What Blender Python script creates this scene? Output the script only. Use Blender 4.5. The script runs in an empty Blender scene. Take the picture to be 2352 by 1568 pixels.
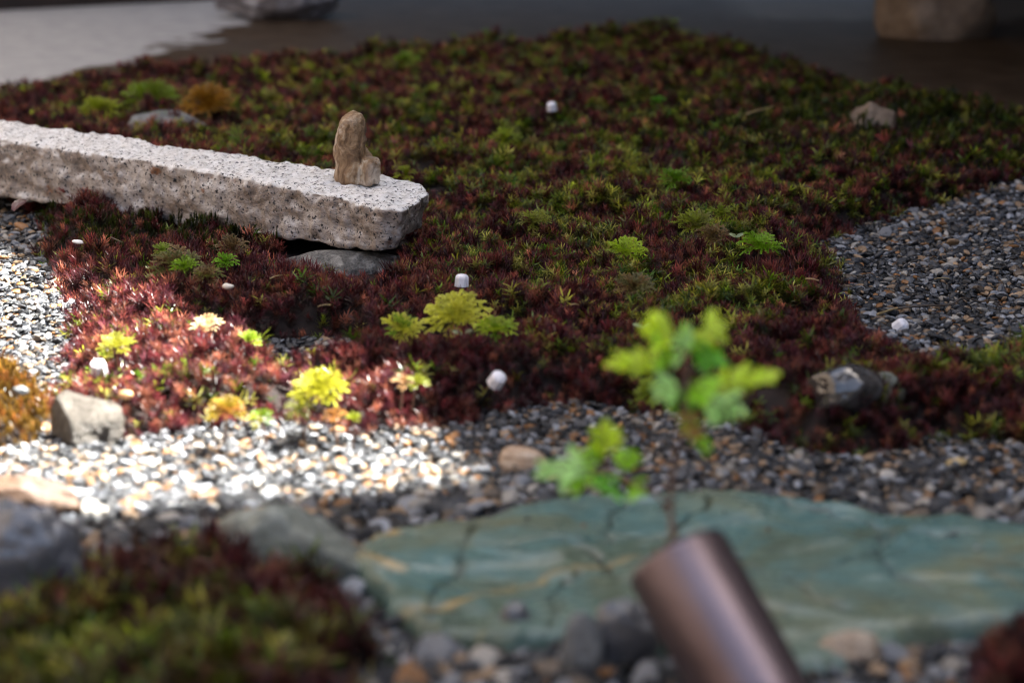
import bpy, bmesh, math, random
import numpy as np
from mathutils import Vector, Matrix, Euler, noise

random.seed(7)
rng = np.random.default_rng(7)
R = math.radians
scene = bpy.context.scene
col = scene.collection

# ------------------------------------------------------------------ camera
CAM_H, PITCH, LENS = 0.392, R(14.0), 85.0
FOC = LENS / 36.0 * 2352.0            # focal length in units of a 2352 x 1568 frame
cam_d = bpy.data.cameras.new("camera")
cam = bpy.data.objects.new("camera", cam_d)
col.objects.link(cam)
cam.location = (0, 0, CAM_H)
cam.rotation_euler = (R(90) - PITCH, 0, 0)
cam_d.lens, cam_d.sensor_width = LENS, 36.0
cam_d.clip_start, cam_d.clip_end = 0.02, 200.0
cam_d.dof.use_dof = True
cam_d.dof.focus_distance = 1.76
cam_d.dof.aperture_fstop = 6.8
scene.camera = cam

# ------------------------------------------------------------------ light
SUN_AZ, SUN_EL = R(78.0), R(64.0)     # azimuth from +Y towards +X: high, from the right and a little behind the garden
SDIR = Vector((math.sin(SUN_AZ) * math.cos(SUN_EL), math.cos(SUN_AZ) * math.cos(SUN_EL), math.sin(SUN_EL)))
world = bpy.data.worlds.new("World")
scene.world = world
world.use_nodes = True
wn = world.node_tree.nodes
wl = world.node_tree.links
bg = wn["Background"]
sky = wn.new("ShaderNodeTexSky")
sky.sky_type = 'NISHITA'
sky.sun_disc = False
sky.sun_elevation = SUN_EL
sky.sun_rotation = SUN_AZ
sky.air_density, sky.dust_density, sky.ozone_density = 1.0, 4.0, 1.0
wl.new(sky.outputs[0], bg.inputs[0])
bg.inputs[1].default_value = 0.05
sun_d = bpy.data.lights.new("sun", 'SUN')
sun_d.energy, sun_d.angle, sun_d.color = 5.0, R(0.53), (1.0, 0.97, 0.92)
sun = bpy.data.objects.new("sun", sun_d)
col.objects.link(sun)
sun.location = SDIR * 20
sun.rotation_euler = SDIR.to_track_quat('Z', 'Y').to_euler()
scene.view_settings.view_transform = 'Standard'
scene.view_settings.look = 'None'
scene.view_settings.gamma = 1.0
scene.view_settings.exposure = 3.1
scene.view_settings.use_white_balance = True      # camera balanced for open shade
scene.view_settings.white_balance_temperature = 6650
scene.view_settings.white_balance_tint = 8
scene.cycles.use_denoising = True
scene.cycles.filter_width = 1.0
scene.cycles.max_bounces = 4
scene.cycles.diffuse_bounces = 2
scene.cycles.glossy_bounces = 2
scene.cycles.transmission_bounces = 3
scene.cycles.transparent_max_bounces = 4
scene.cycles.sample_clamp_indirect = 8.0

# ------------------------------------------------------------------ helpers
SP, CP = math.sin(PITCH), math.cos(PITCH)

def depth(y, z=0.0):
    return (CAM_H - z) / (SP + (y - 784.0) / FOC * CP)

def at(x, y, z=0.0):
    """point of height z on the garden that is seen in that direction of the survey photo"""
    Z = depth(y, z)
    v = (y - 784.0) / FOC
    return Vector(((x - 1176.0) / FOC * Z, Z * (CP - v * SP), z))

def at_depth(x, y, Z):
    v = (y - 784.0) / FOC
    return Vector(((x - 1176.0) / FOC * Z, Z * (CP - v * SP), CAM_H - Z * (SP + v * CP)))

def survey(X, Y, Zw):
    d = Y * CP - (Zw - CAM_H) * SP
    up = Y * SP + (Zw - CAM_H) * CP
    return 1176.0 + X / d * FOC, 784.0 - up / d * FOC

def tag(o, label=None, cat=None, group=None, kind=None):
    if label: o["label"] = label
    if cat: o["category"] = cat
    if group: o["group"] = group
    if kind: o["kind"] = kind
    return o

def empty(name, loc=(0, 0, 0)):
    o = bpy.data.objects.new(name, None)
    o.empty_display_size = 0.02
    o.location = loc
    col.objects.link(o)
    return o

def mesh_obj(name, verts, faces, mat=None, parent=None, smooth=True, loc=None, link=True):
    me = bpy.data.meshes.new(name)
    me.from_pydata([tuple(v) for v in verts], [], faces)
    me.update()
    if smooth:
        me.polygons.foreach_set("use_smooth", [True] * len(me.polygons))
    if mat: me.materials.append(mat)
    o = bpy.data.objects.new(name, me)
    if link: col.objects.link(o)
    if parent: o.parent = parent
    if loc is not None: o.location = loc
    return o

def bm_obj(name, bm, mat=None, parent=None, smooth=True, loc=None):
    me = bpy.data.meshes.new(name)
    bm.to_mesh(me); bm.free()
    if smooth:
        me.polygons.foreach_set("use_smooth", [True] * len(me.polygons))
    if mat: me.materials.append(mat)
    o = bpy.data.objects.new(name, me)
    col.objects.link(o)
    if parent: o.parent = parent
    if loc is not None: o.location = loc
    return o

def box(name, lo, hi, mat, parent=None, bevel=0.0):
    bm = bmesh.new()
    bmesh.ops.create_cube(bm, size=1.0)
    for v in bm.verts:
        v.co = Vector([(lo[i] + hi[i]) / 2 + v.co[i] * (hi[i] - lo[i]) for i in range(3)])
    if bevel:
        bmesh.ops.bevel(bm, geom=bm.edges[:], offset=bevel, segments=2, affect='EDGES')
    return bm_obj(name, bm, mat, parent, smooth=False)

def prism(name, pts, z0, z1, mat, parent=None):
    n = len(pts)
    v = [(p[0], p[1], z0) for p in pts] + [(p[0], p[1], z1) for p in pts]
    f = [tuple(range(n))[::-1], tuple(range(n, 2 * n))] + [(i, (i + 1) % n, n + (i + 1) % n, n + i) for i in range(n)]
    o = mesh_obj(name, v, f, mat, parent, smooth=False)
    bm = bmesh.new(); bm.from_mesh(o.data)
    bmesh.ops.recalc_face_normals(bm, faces=bm.faces[:])
    bm.to_mesh(o.data); bm.free()
    return o

def tube_bm(bm, pts, radii, seg=6, cap=True):
    rings = []
    for i, p in enumerate(pts):
        a = pts[max(i - 1, 0)]; b = pts[min(i + 1, len(pts) - 1)]
        t = (Vector(b) - Vector(a)).normalized()
        s = t.cross(Vector((0.3, 0.2, 1))).normalized() if abs(t.z) < 0.97 else t.cross(Vector((1, 0, 0))).normalized()
        u = s.cross(t)
        rings.append([bm.verts.new(Vector(p) + (s * math.cos(k * 2 * math.pi / seg) + u * math.sin(k * 2 * math.pi / seg)) * radii[i]) for k in range(seg)])
    for a, b in zip(rings, rings[1:]):
        for k in range(seg):
            bm.faces.new((a[k], a[(k + 1) % seg], b[(k + 1) % seg], b[k]))
    if cap:
        bm.faces.new(rings[0][::-1]); bm.faces.new(rings[-1])

def inside(P, poly):
    x, y = P[:, 0], P[:, 1]
    r = np.zeros(len(P), bool)
    n = len(poly)
    for i in range(n):
        x1, y1 = poly[i]; x2, y2 = poly[(i + 1) % n]
        c = ((y1 > y) != (y2 > y)) & (x < (x2 - x1) * (y - y1) / (y2 - y1 + 1e-12) + x1)
        r ^= c
    return r

def sdist(P, poly):
    """signed distance, positive inside"""
    best = np.full(len(P), 1e9)
    n = len(poly)
    for i in range(n):
        a = np.array(poly[i]); b = np.array(poly[(i + 1) % n]); ab = b - a
        t = np.clip(((P - a) @ ab) / (ab @ ab + 1e-12), 0, 1)
        d = np.hypot(*(P - (a + t[:, None] * ab)).T)
        best = np.minimum(best, d)
    return np.where(inside(P, poly), best, -best)

def smooth01(t):
    t = np.clip(t, 0, 1)
    return t * t * (3 - 2 * t)

def nz(P, scale, off=0.0, oct_=1):
    out = np.empty(len(P))
    for i, p in enumerate(P):
        v = Vector((p[0] * scale + off, p[1] * scale - off, (p[2] * scale if len(p) > 2 else 0) + off * 0.37))
        out[i] = noise.noise(v) if oct_ == 1 else noise.fractal(v, 1.0, 2.0, oct_)
    return out

# ------------------------------------------------------------------ materials
class NT:
    def __init__(self, name):
        self.m = bpy.data.materials.new(name)
        self.m.use_nodes = True
        self.t = self.m.node_tree
        self.n = self.t.nodes
        self.bsdf = self.n["Principled BSDF"]
        self.out = self.n["Material Output"]
        self.tc = self.n.new("ShaderNodeTexCoord")
    def link(self, a, b):
        self.t.links.new(a, b)
    def set(self, **kw):
        for k, v in kw.items():
            s = self.bsdf.inputs[k.replace("_", " ")]
            if hasattr(v, "is_linked"): self.link(v, s)
            else: s.default_value = (*v, 1) if isinstance(v, tuple) and len(v) == 3 else v
        return self
    def noise(self, scale, detail=4, rough=0.55, dist=0.0, coord=None, stretch=None):
        n = self.n.new("ShaderNodeTexNoise")
        n.inputs["Scale"].default_value = scale
        n.inputs["Detail"].default_value = detail
        n.inputs["Roughness"].default_value = rough
        n.inputs["Distortion"].default_value = dist
        self.link(self.coord(coord, stretch), n.inputs["Vector"])
        return n.outputs["Fac"]
    def coord(self, coord=None, stretch=None):
        c = coord or self.tc.outputs["Object"]
        if stretch:
            mp = self.n.new("ShaderNodeMapping")
            mp.inputs["Scale"].default_value = stretch
            self.link(c, mp.inputs["Vector"]); c = mp.outputs[0]
        return c
    def warp(self, scale, amount, coord=None):
        n = self.n.new("ShaderNodeTexNoise")
        n.inputs["Scale"].default_value = scale
        self.link(self.coord(coord), n.inputs["Vector"])
        s = self.n.new("ShaderNodeVectorMath"); s.operation = 'MULTIPLY_ADD'
        self.link(n.outputs["Color"], s.inputs[0])
        s.inputs[1].default_value = (amount,) * 3
        self.link(self.coord(coord), s.inputs[2])
        return s.outputs[0]
    def vor(self, scale, feature='F1', coord=None, stretch=None, rand=1.0):
        n = self.n.new("ShaderNodeTexVoronoi")
        n.feature = feature
        n.inputs["Scale"].default_value = scale
        n.inputs["Randomness"].default_value = rand
        self.link(self.coord(coord, stretch), n.inputs["Vector"])
        return n
    def ramp(self, fac, stops, interp='LINEAR'):
        r = self.n.new("ShaderNodeValToRGB")
        r.color_ramp.interpolation = interp
        e = r.color_ramp.elements
        while len(e) < len(stops): e.new(0.5)
        for el, (p, c) in zip(e, stops):
            el.position = p
            el.color = (*c, 1) if isinstance(c, tuple) else (c, c, c, 1)
        self.link(fac, r.inputs[0])
        return r.outputs[0]
    def mix(self, fac, a, b, mode='MIX'):
        m = self.n.new("ShaderNodeMix")
        m.data_type, m.blend_type = 'RGBA', mode
        for v, s in ((fac, m.inputs[0]), (a, m.inputs[6]), (b, m.inputs[7])):
            if hasattr(v, "is_linked"): self.link(v, s)
            else: s.default_value = (*v, 1) if isinstance(v, tuple) else v
        return m.outputs[2]
    def math(self, op, a, b=0.0, clamp=False):
        m = self.n.new("ShaderNodeMath"); m.operation = op; m.use_clamp = clamp
        for v, s in ((a, m.inputs[0]), (b, m.inputs[1])):
            if hasattr(v, "is_linked"): self.link(v, s)
            else: s.default_value = v
        return m.outputs[0]
    def bump(self, h, strength=0.5, dist=0.002):
        b = self.n.new("ShaderNodeBump")
        b.inputs["Strength"].default_value = strength
        b.inputs["Distance"].default_value = dist
        self.link(h, b.inputs["Height"])
        self.link(b.outputs[0], self.bsdf.inputs["Normal"])
        return self
    def xyz(self, sock=None):
        s = self.n.new("ShaderNodeSeparateXYZ")
        self.link(sock or self.tc.outputs["Object"], s.inputs[0])
        return s.outputs
    def attr(self, name, typ='GEOMETRY'):
        a = self.n.new("ShaderNodeAttribute")
        a.attribute_name, a.attribute_type = name, typ
        return a
    def normal(self):
        g = self.n.new("ShaderNodeNewGeometry")
        return g

def mat_granite():
    t = NT("granite")
    base = t.ramp(t.noise(180, 3), [(0.3, (0.50, 0.48, 0.46)), (0.5, (0.74, 0.73, 0.72)), (0.7, (0.87, 0.87, 0.87))])
    # stains: rusty-brown weathering that belongs to the sides of the block
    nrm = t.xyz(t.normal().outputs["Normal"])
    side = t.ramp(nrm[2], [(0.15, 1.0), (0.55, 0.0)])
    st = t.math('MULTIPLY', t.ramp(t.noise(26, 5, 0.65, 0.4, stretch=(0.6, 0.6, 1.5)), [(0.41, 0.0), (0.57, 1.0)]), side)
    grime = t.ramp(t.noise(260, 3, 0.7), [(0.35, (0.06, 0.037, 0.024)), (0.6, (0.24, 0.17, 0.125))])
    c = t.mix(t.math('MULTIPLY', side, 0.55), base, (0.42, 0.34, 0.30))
    c = t.mix(t.math('MULTIPLY', st, 0.8), c, grime)
    rust = t.math('MULTIPLY', t.ramp(t.noise(42, 3), [(0.66, 0.0), (0.72, 0.8)]), side)
    c = t.mix(rust, c, (0.25, 0.085, 0.02))
    sp = t.vor(300, coord=t.warp(380, 0.006))
    pick = t.ramp(sp.outputs["Color"], [(0.50, 0.0), (0.54, 1.0)])
    spot = t.math('MULTIPLY', t.ramp(sp.outputs["Distance"], [(0.25, 1.0), (0.42, 0.0)]), pick)
    c = t.mix(spot, c, (0.03, 0.03, 0.036))
    sp2 = t.vor(520, coord=t.warp(600, 0.003))
    pick2 = t.ramp(sp2.outputs["Color"], [(0.72, 0.0), (0.75, 0.9)])
    c = t.mix(t.math('MULTIPLY', pick2, t.ramp(sp2.outputs["Distance"], [(0.25, 1.0), (0.4, 0.0)])), c, (0.10, 0.10, 0.11))
    t.set(Base_Color=c, Roughness=0.62)
    t.bump(t.math('ADD', t.noise(420, 4, 0.7), t.math('MULTIPLY', t.noise(120, 3), 1.5)), 0.9, 0.0022)
    return t.m

def mat_rock(name, dark, mid, light, scale=60, rough=0.5, streak=None, bump=0.6, bdist=0.0018):
    t = NT(name)
    n = t.noise(scale, 6, 0.62, 0.6, stretch=streak)
    c = t.ramp(n, [(0.3, dark), (0.5, mid), (0.7, light)])
    n2 = t.noise(scale * 5, 4, 0.7)
    c = t.mix(0.35, c, t.ramp(n2, [(0.3, dark), (0.7, light)]))
    t.set(Base_Color=c, Roughness=t.ramp(t.noise(scale * 0.7, 3), [(0.3, max(rough - 0.12, 0.05)), (0.7, rough + 0.15)]))
    t.bump(t.math('ADD', n2, n), bump, bdist)
    return t.m

def mat_statue():
    t = NT("weathered_brown_stone")
    w = t.warp(30, 0.03)
    n = t.noise(95, 6, 0.65, 0.8, coord=w, stretch=(1.0, 1.0, 0.28))
    c = t.ramp(n, [(0.30, (0.06, 0.032, 0.016)), (0.43, (0.20, 0.115, 0.058)), (0.54, (0.36, 0.235, 0.13)), (0.68, (0.66, 0.56, 0.44))])
    q = t.ramp(t.noise(45, 4, 0.6, 0.5), [(0.56, 0.0), (0.7, 0.8)])
    c = t.mix(q, c, (0.60, 0.52, 0.44))
    x = t.xyz()
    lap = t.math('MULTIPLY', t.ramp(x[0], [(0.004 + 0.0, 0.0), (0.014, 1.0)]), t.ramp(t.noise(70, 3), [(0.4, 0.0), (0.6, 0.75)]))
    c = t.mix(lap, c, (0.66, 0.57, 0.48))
    t.set(Base_Color=c, Roughness=t.ramp(n, [(0.3, 0.55), (0.7, 0.36)]))
    t.bump(t.math('ADD', n, t.math('MULTIPLY', t.noise(380, 4, 0.7), 0.5)), 1.0, 0.005)
    return t.m

def mat_greenstone():
    t = NT("blue_green_schist")
    w = t.warp(9, 0.05)
    n = t.noise(10, 6, 0.62, 1.0, coord=w)
    c = t.ramp(n, [(0.30, (0.035, 0.050, 0.034)), (0.42, (0.095, 0.135, 0.095)), (0.52, (0.075, 0.175, 0.180)), (0.62, (0.13, 0.205, 0.175)), (0.74, (0.20, 0.205, 0.105))])
    och = t.ramp(t.noise(7, 5, 0.6, 0.5), [(0.46, 0.0), (0.68, 0.75)])
    c = t.mix(och, c, (0.18, 0.165, 0.075))
    v2 = t.vor(17, 'DISTANCE_TO_EDGE', coord=t.warp(20, 0.06), stretch=(1.0, 1.3, 1))
    vein = t.math('MULTIPLY', t.ramp(v2.outputs["Distance"], [(0.0, 1.0), (0.07, 0.0)]), t.ramp(t.noise(9, 3), [(0.5, 0.0), (0.66, 0.45)]))
    c = t.mix(vein, c, (0.20, 0.14, 0.05))
    c = t.mix(0.3, c, t.ramp(t.noise(240, 4, 0.7), [(0.3, (0.03, 0.05, 0.045)), (0.7, (0.18, 0.24, 0.20))]))
    c = t.mix(t.math('MULTIPLY', t.attr("ochre").outputs["Fac"], t.ramp(t.noise(60, 3), [(0.35, 0.2), (0.6, 1.0)])), c, (0.46, 0.29, 0.085))
    ck = t.attr("crack").outputs["Fac"]
    c = t.mix(t.math('MULTIPLY', ck, 0.8), c, (0.018, 0.018, 0.010))
    grit = t.ramp(t.noise(420, 2), [(0.70, 0.0), (0.74, 0.7)])
    c = t.mix(t.math('MULTIPLY', grit, t.ramp(t.noise(25, 2), [(0.5, 0.0), (0.6, 1.0)])), c, (0.03, 0.03, 0.025))
    t.set(Base_Color=c, Roughness=t.ramp(t.noise(22, 3), [(0.35, 0.18), (0.7, 0.38)]))
    h = t.math('ADD', t.math('MULTIPLY', t.noise(45, 5), 0.6), t.math('MULTIPLY', t.noise(200, 4, 0.7), 0.25))
    t.bump(h, 0.7, 0.0035)
    return t.m

def mat_pebble(inst):
    t = NT("gravel_stone" if not inst else "gravel_stone_mass")
    if inst:
        c0 = t.attr("col", 'INSTANCER').outputs["Color"]
    else:
        oi = t.n.new("ShaderNodeObjectInfo"); c0 = oi.outputs["Color"]
    n = t.noise(260, 4, 0.65, 0.5)
    c = t.mix(1.0, c0, t.ramp(n, [(0.3, 0.55), (0.6, 1.0), (0.8, 1.25)]), 'MULTIPLY')
    t.set(Base_Color=c, Roughness=t.ramp(t.noise(150, 2), [(0.35, 0.12), (0.65, 0.34)]), Specular_IOR_Level=0.5)
    t.bump(n, 0.5, 0.0006)
    return t.m

def mat_leafy(name, src, transl=0.35, rough=0.28, spec=0.5, base_dark=0.35):
    """moss leaf: thin, wet, lets some light through; old leaves low on the stem are browner"""
    t = NT(name)
    if src == 'INSTANCER':
        c0 = t.attr("col", 'INSTANCER').outputs["Color"]
    elif isinstance(src, tuple):
        c0 = t.mix(0.0, src, src)
    else:
        oi = t.n.new("ShaderNodeObjectInfo"); c0 = oi.outputs["Color"]
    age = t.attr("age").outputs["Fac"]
    lo = t.mix(1.0, c0, (base_dark, base_dark * 0.8, base_dark * 0.75), 'MULTIPLY')  # darker low leaves: browner with years, plus crevice shade put into the colour
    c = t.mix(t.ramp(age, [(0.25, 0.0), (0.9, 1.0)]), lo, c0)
    t.set(Base_Color=c, Roughness=rough, Specular_IOR_Level=spec)
    tr = t.n.new("ShaderNodeBsdfTranslucent")
    t.link(c, tr.inputs["Color"])
    mx = t.n.new("ShaderNodeMixShader"); mx.inputs[0].default_value = transl
    t.link(t.bsdf.outputs[0], mx.inputs[1]); t.link(tr.outputs[0], mx.inputs[2])
    t.link(mx.outputs[0], t.out.inputs["Surface"])
    return t.m

def mat_plain(name, c, rough=0.5, var=0.25, scale=60, metal=0.0, bump=0.2):
    t = NT(name)
    n = t.noise(scale, 4)
    t.set(Base_Color=t.mix(1.0, c, t.ramp(n, [(0.3, 1 - var), (0.7, 1 + var)]), 'MULTIPLY'), Roughness=rough, Metallic=metal)
    t.bump(n, bump, 0.001)
    return t.m

def mat_wood(name, c0, c1, scale=1.0):
    t = NT(name)
    g = t.noise(9 * scale, 5, 0.6, 0.6, stretch=(1, 1, 0.08) if scale > 0 else None)
    t.set(Base_Color=t.ramp(g, [(0.3, c0), (0.7, c1)]), Roughness=0.6)
    t.bump(g, 0.4, 0.003)
    return t.m

def mat_concrete():
    t = NT("concrete")
    n = t.noise(35, 6, 0.6)
    dry = t.ramp(n, [(0.3, (0.30, 0.30, 0.305)), (0.7, (0.40, 0.395, 0.39))])
    spots = t.ramp(t.noise(55, 4, 0.7, stretch=(0.5, 1, 1)), [(0.58, 0.0), (0.7, 0.5)])
    dry = t.mix(spots, dry, (0.16, 0.165, 0.18))
    wet = t.ramp(t.noise(22, 5, 0.65), [(0.3, (0.034, 0.022, 0.014)), (0.7, (0.080, 0.056, 0.038))])
    x = t.xyz()
    # tide mark of the damp: the far left and a strip at the back right have dried
    wob = t.math('MULTIPLY', t.math('SUBTRACT', t.noise(7, 5, 0.65), 0.5), 0.34)
    edge = t.math('ADD', t.math('MULTIPLY', t.math('SUBTRACT', x[1], 3.05), -0.28), t.math('ADD', x[0], wob))
    m1 = t.ramp(t.math('ADD', edge, 0.5), [(0.02, 1.0), (0.045, 0.0)])     # placed by its constants below
    edge2 = t.math('SUBTRACT', t.math('ADD', x[1], wob), 3.42)
    m2 = t.math('MULTIPLY', t.ramp(edge2, [(0.0, 0.0), (0.06, 1.0)]), t.ramp(x[0], [(0.30, 0.0), (0.36, 1.0)]))
    c = t.mix(m1, t.mix(t.math('MULTIPLY', m2, 0.3), wet, dry), dry)
    t.set(Specular_IOR_Level=0.12, Base_Color=c, Roughness=t.mix(m1, (0.62, 0.62, 0.62), (0.85, 0.85, 0.85)))
    t.bump(n, 0.5, 0.002)
    return t.m

M = dict(
    granite=mat_granite(), statue=mat_statue(), green=mat_greenstone(),
    pebble=mat_pebble(False), pebble_i=mat_pebble(True),
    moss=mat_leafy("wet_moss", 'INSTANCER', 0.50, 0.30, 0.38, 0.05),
    frond=mat_leafy("tree_moss_frond", 'OBJ', 0.35, 0.35, 0.4, 0.6),
    leaf=mat_leafy("seedling_leaf", 'OBJ', 0.45, 0.3, 0.5, 0.9),
    soil=mat_plain("damp_soil", (0.012, 0.006, 0.005), 0.95, 0.5, 120),
    grit=mat_plain("wet_grit", (0.05, 0.05, 0.052), 0.4, 0.6, 300),
    concrete=mat_concrete(),
    dark_wood=mat_wood("dark_stained_wood", (0.010, 0.006, 0.005), (0.030, 0.017, 0.013)),
    roof_wood=mat_wood("eave_boards", (0.05, 0.035, 0.025), (0.10, 0.07, 0.05)),
    plaster=mat_plain("earth_plaster", (0.16, 0.12, 0.09), 0.85, 0.15, 8),
    white=mat_plain("white_plastic", (0.80, 0.80, 0.86), 0.35, 0.03, 100, 0, 0.05),
    black=mat_plain("black_plastic", (0.015, 0.015, 0.016), 0.4),
    grey_rock=mat_rock("grey_rock", (0.05, 0.055, 0.06), (0.12, 0.13, 0.135), (0.32, 0.33, 0.33), 55, 0.36),
    mottled_rock=mat_rock("mottled_rock", (0.012, 0.013, 0.014), (0.06, 0.062, 0.062), (0.50, 0.49, 0.46), 110, 0.4, (1, 1, 0.6), 0.9, 0.003),
    slate_rock=mat_rock("slate_rock", (0.028, 0.030, 0.036), (0.065, 0.07, 0.082), (0.16, 0.17, 0.20), 45, 0.34),
    tan_rock=mat_rock("tan_rock", (0.16, 0.10, 0.06), (0.34, 0.25, 0.17), (0.62, 0.56, 0.48), 60, 0.5),
    rust_rock=mat_rock("rust_rock", (0.035, 0.018, 0.010), (0.085, 0.045, 0.026), (0.15, 0.09, 0.055), 60, 0.6),
    pale_rock=mat_rock("pale_rock", (0.018, 0.013, 0.009), (0.060, 0.050, 0.040), (0.17, 0.155, 0.135), 90, 0.4, bump=0.9, bdist=0.003),
    brown_rock=mat_rock("brown_rock", (0.075, 0.05, 0.034), (0.16, 0.115, 0.08), (0.28, 0.21, 0.155), 22, 0.55),
    purple_rock=mat_rock("purple_rock", (0.045, 0.035, 0.04), (0.13, 0.115, 0.125), (0.45, 0.45, 0.48), 45, 0.4),
    olive_rock=mat_rock("lichen_rock", (0.045, 0.045, 0.035), (0.13, 0.14, 0.115), (0.36, 0.40, 0.36), 50, 0.45),
    glassy_rock=mat_rock("wet_quartz_rock", (0.018, 0.016, 0.015), (0.045, 0.043, 0.042), (0.12, 0.12, 0.125), 40, 0.14, bump=0.15),
    striped_rock=mat_rock("striped_pebble", (0.12, 0.05, 0.025), (0.42, 0.27, 0.16), (0.70, 0.60, 0.48), 70, 0.4, (0.4, 1, 3.2)),
    twig=mat_plain("dead_twig", (0.06, 0.045, 0.035), 0.5),
    pale_twig=mat_plain("dry_straw", (0.34, 0.25, 0.12), 0.5),
    pipe=None, stem=mat_plain("woody_stem", (0.12, 0.07, 0.05), 0.5),
    petal=mat_plain("fallen_petal", (0.07, 0.022, 0.02), 0.35),
    husk=mat_plain("fallen_husk", (0.55, 0.30, 0.14), 0.5),
)
tp = NT("dark_bronze_pipe")
pn = tp.noise(30, 4, stretch=(1, 1, 0.3))
tp.set(Base_Color=tp.ramp(pn, [(0.3, (0.10, 0.072, 0.078)), (0.7, (0.21, 0.17, 0.19))]), Roughness=0.42, Metallic=0.85)
tp.bump(tp.noise(160, 3), 0.25, 0.001)
M["pipe"] = tp.m
for k_ in ("glassy_rock", "slate_rock"):
    b_ = M[k_].node_tree.nodes["Principled BSDF"]
    b_.inputs["Coat Weight"].default_value = 0.8; b_.inputs["Coat Roughness"].default_value = 0.08; b_.inputs["Coat IOR"].default_value = 1.6

# ------------------------------------------------------------------ plan of the garden (from the survey photo)
def poly(pts, z=0.0):
    return [(p.x, p.y) for p in (at(x, y, z) for x, y in pts)]

FAR = [(-420, 235), (-150, 205), (0, 188), (130, 172), (240, 152), (400, 128), (640, 122), (800, 106), (870, 86), (1000, 90), (1250, 75),
       (1400, 52), (1550, 55), (1730, 85), (1770, 110), (1900, 145), (2050, 185), (2200, 208), (2352, 240), (2700, 310)]
moss_main = poly(FAR, 0.030) + poly([(2800, 420), (2500, 408), (2352, 425), (2270, 445), (2130, 495), (1960, 545), (1885, 585), (1925, 640), (1935, 710),
       (2000, 800), (2080, 850), (2150, 872), (2240, 850), (2352, 832), (2600, 832), (2700, 1040), (2352, 1050), (2150, 1020), (2080, 1058), (1900, 1068), (1790, 1050),
       (1720, 1012), (1640, 985), (1550, 962), (1450, 962), (1350, 945), (1210, 958), (1110, 968), (1050, 998), (900, 1008), (830, 1025), (700, 1000), (600, 985),
       (450, 1000), (370, 1025), (250, 1030), (140, 1030), (120, 960), (140, 890), (165, 800), (140, 700), (110, 640), (95, 590),
       (115, 545), (95, 510), (20, 485), (-120, 470), (-420, 420)], 0.0)
moss_hole = poly([(578, 806), (680, 796), (805, 800), (830, 850), (800, 884), (640, 880), (590, 850)], 0.0)
support_clear = poly([(640, 600), (660, 575), (930, 562), (945, 625), (900, 690), (650, 690)], 0.0)
moss_orange = poly([(-160, 860), (20, 872), (90, 890), (118, 960), (110, 1040), (60, 1052), (0, 1056), (-160, 1060)], 0.0)
moss_fore = poly([(-200, 1490), (20, 1480), (130, 1420), (200, 1345), (340, 1318), (450, 1335), (560, 1315), (690, 1345), (770, 1400), (830, 1470),
       (870, 1560), (860, 1640), (850, 1760), (-200, 1760)], 0.0)
moss_corner = poly([(2240, 1545), (2300, 1515), (2420, 1500), (2480, 1640), (2260, 1640)], 0.0)
green_out = [(800, 1268), (845, 1240), (920, 1212), (1020, 1190), (1150, 1172), (1300, 1152), (1420, 1138), (1560, 1130), (1700, 1136), (1800, 1150), (1950, 1158), (2080, 1176),
       (2220, 1188), (2352, 1205), (2520, 1260), (2600, 1340), (2520, 1410), (2352, 1432), (2220, 1434), (2110, 1440), (2010, 1470), (1900, 1505), (1790, 1520),
       (1640, 1490), (1480, 1462), (1320, 1446), (1150, 1455), (1010, 1440), (930, 1400), (870, 1350), (815, 1305)]
green_poly = poly(green_out, 0.012)

def mound(P):
    """height of the moss ground above the gravel"""
    n1 = nz(P, 13, 3.1); n2 = nz(P, 36, 8.7)
    bumps = np.clip(0.5 + 0.7 * n1 + 0.55 * n2, -0.25, 1.5)
    d = sdist(P, moss_main); dh = -sdist(P, moss_hole)
    e = smooth01(d / 0.035) * smooth01(dh / 0.014)
    h = e * (0.008 + 0.020 * bumps * (1 - 0.7 * smooth01(sdist(P, support_clear) / 0.03 + 1)))
    # bank under the granite block
    bx, by = P[:, 0] + 0.30, P[:, 1] - 2.05
    u = bx * 0.80 - by * 0.59; v = bx * 0.59 + by * 0.80
    h += e * 0.016 * np.exp(-(v / 0.09) ** 2) * smooth01((0.26 - u) / 0.2)
    do = sdist(P, moss_orange)
    h = np.maximum(h, smooth01(do / 0.03) * (0.010 + 0.006 * bumps))
    df = sdist(P, moss_fore)
    h = np.maximum(h, smooth01(df / 0.05) * (0.010 + 0.010 * bumps))
    dc = sdist(P, moss_corner)
    h = np.maximum(h, smooth01(dc / 0.02) * 0.012)
    return h

# ------------------------------------------------------------------ setting
ground = mesh_obj("ground", [(-12, -8, -0.004), (12, -8, -0.004), (12, 16, -0.004), (-12, 16, -0.004)], [(0, 1, 2, 3)], M["grit"])
tag(ground, "dark wet grit ground under the gravel", kind="structure")
farw = poly([(x, y + 26) for x, y in FAR], 0.03)
conc_pts = [(-2.5, farw[0][1] + 0.1)] + farw + [(2.5, farw[-1][1] - 0.1), (2.5, 6.0), (-2.5, 6.0)]
conc = prism("concrete_floor", conc_pts, -0.03, 0.004, M["concrete"])
tag(conc, "grey concrete floor behind the moss, damp and brown in the middle", kind="structure")

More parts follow.
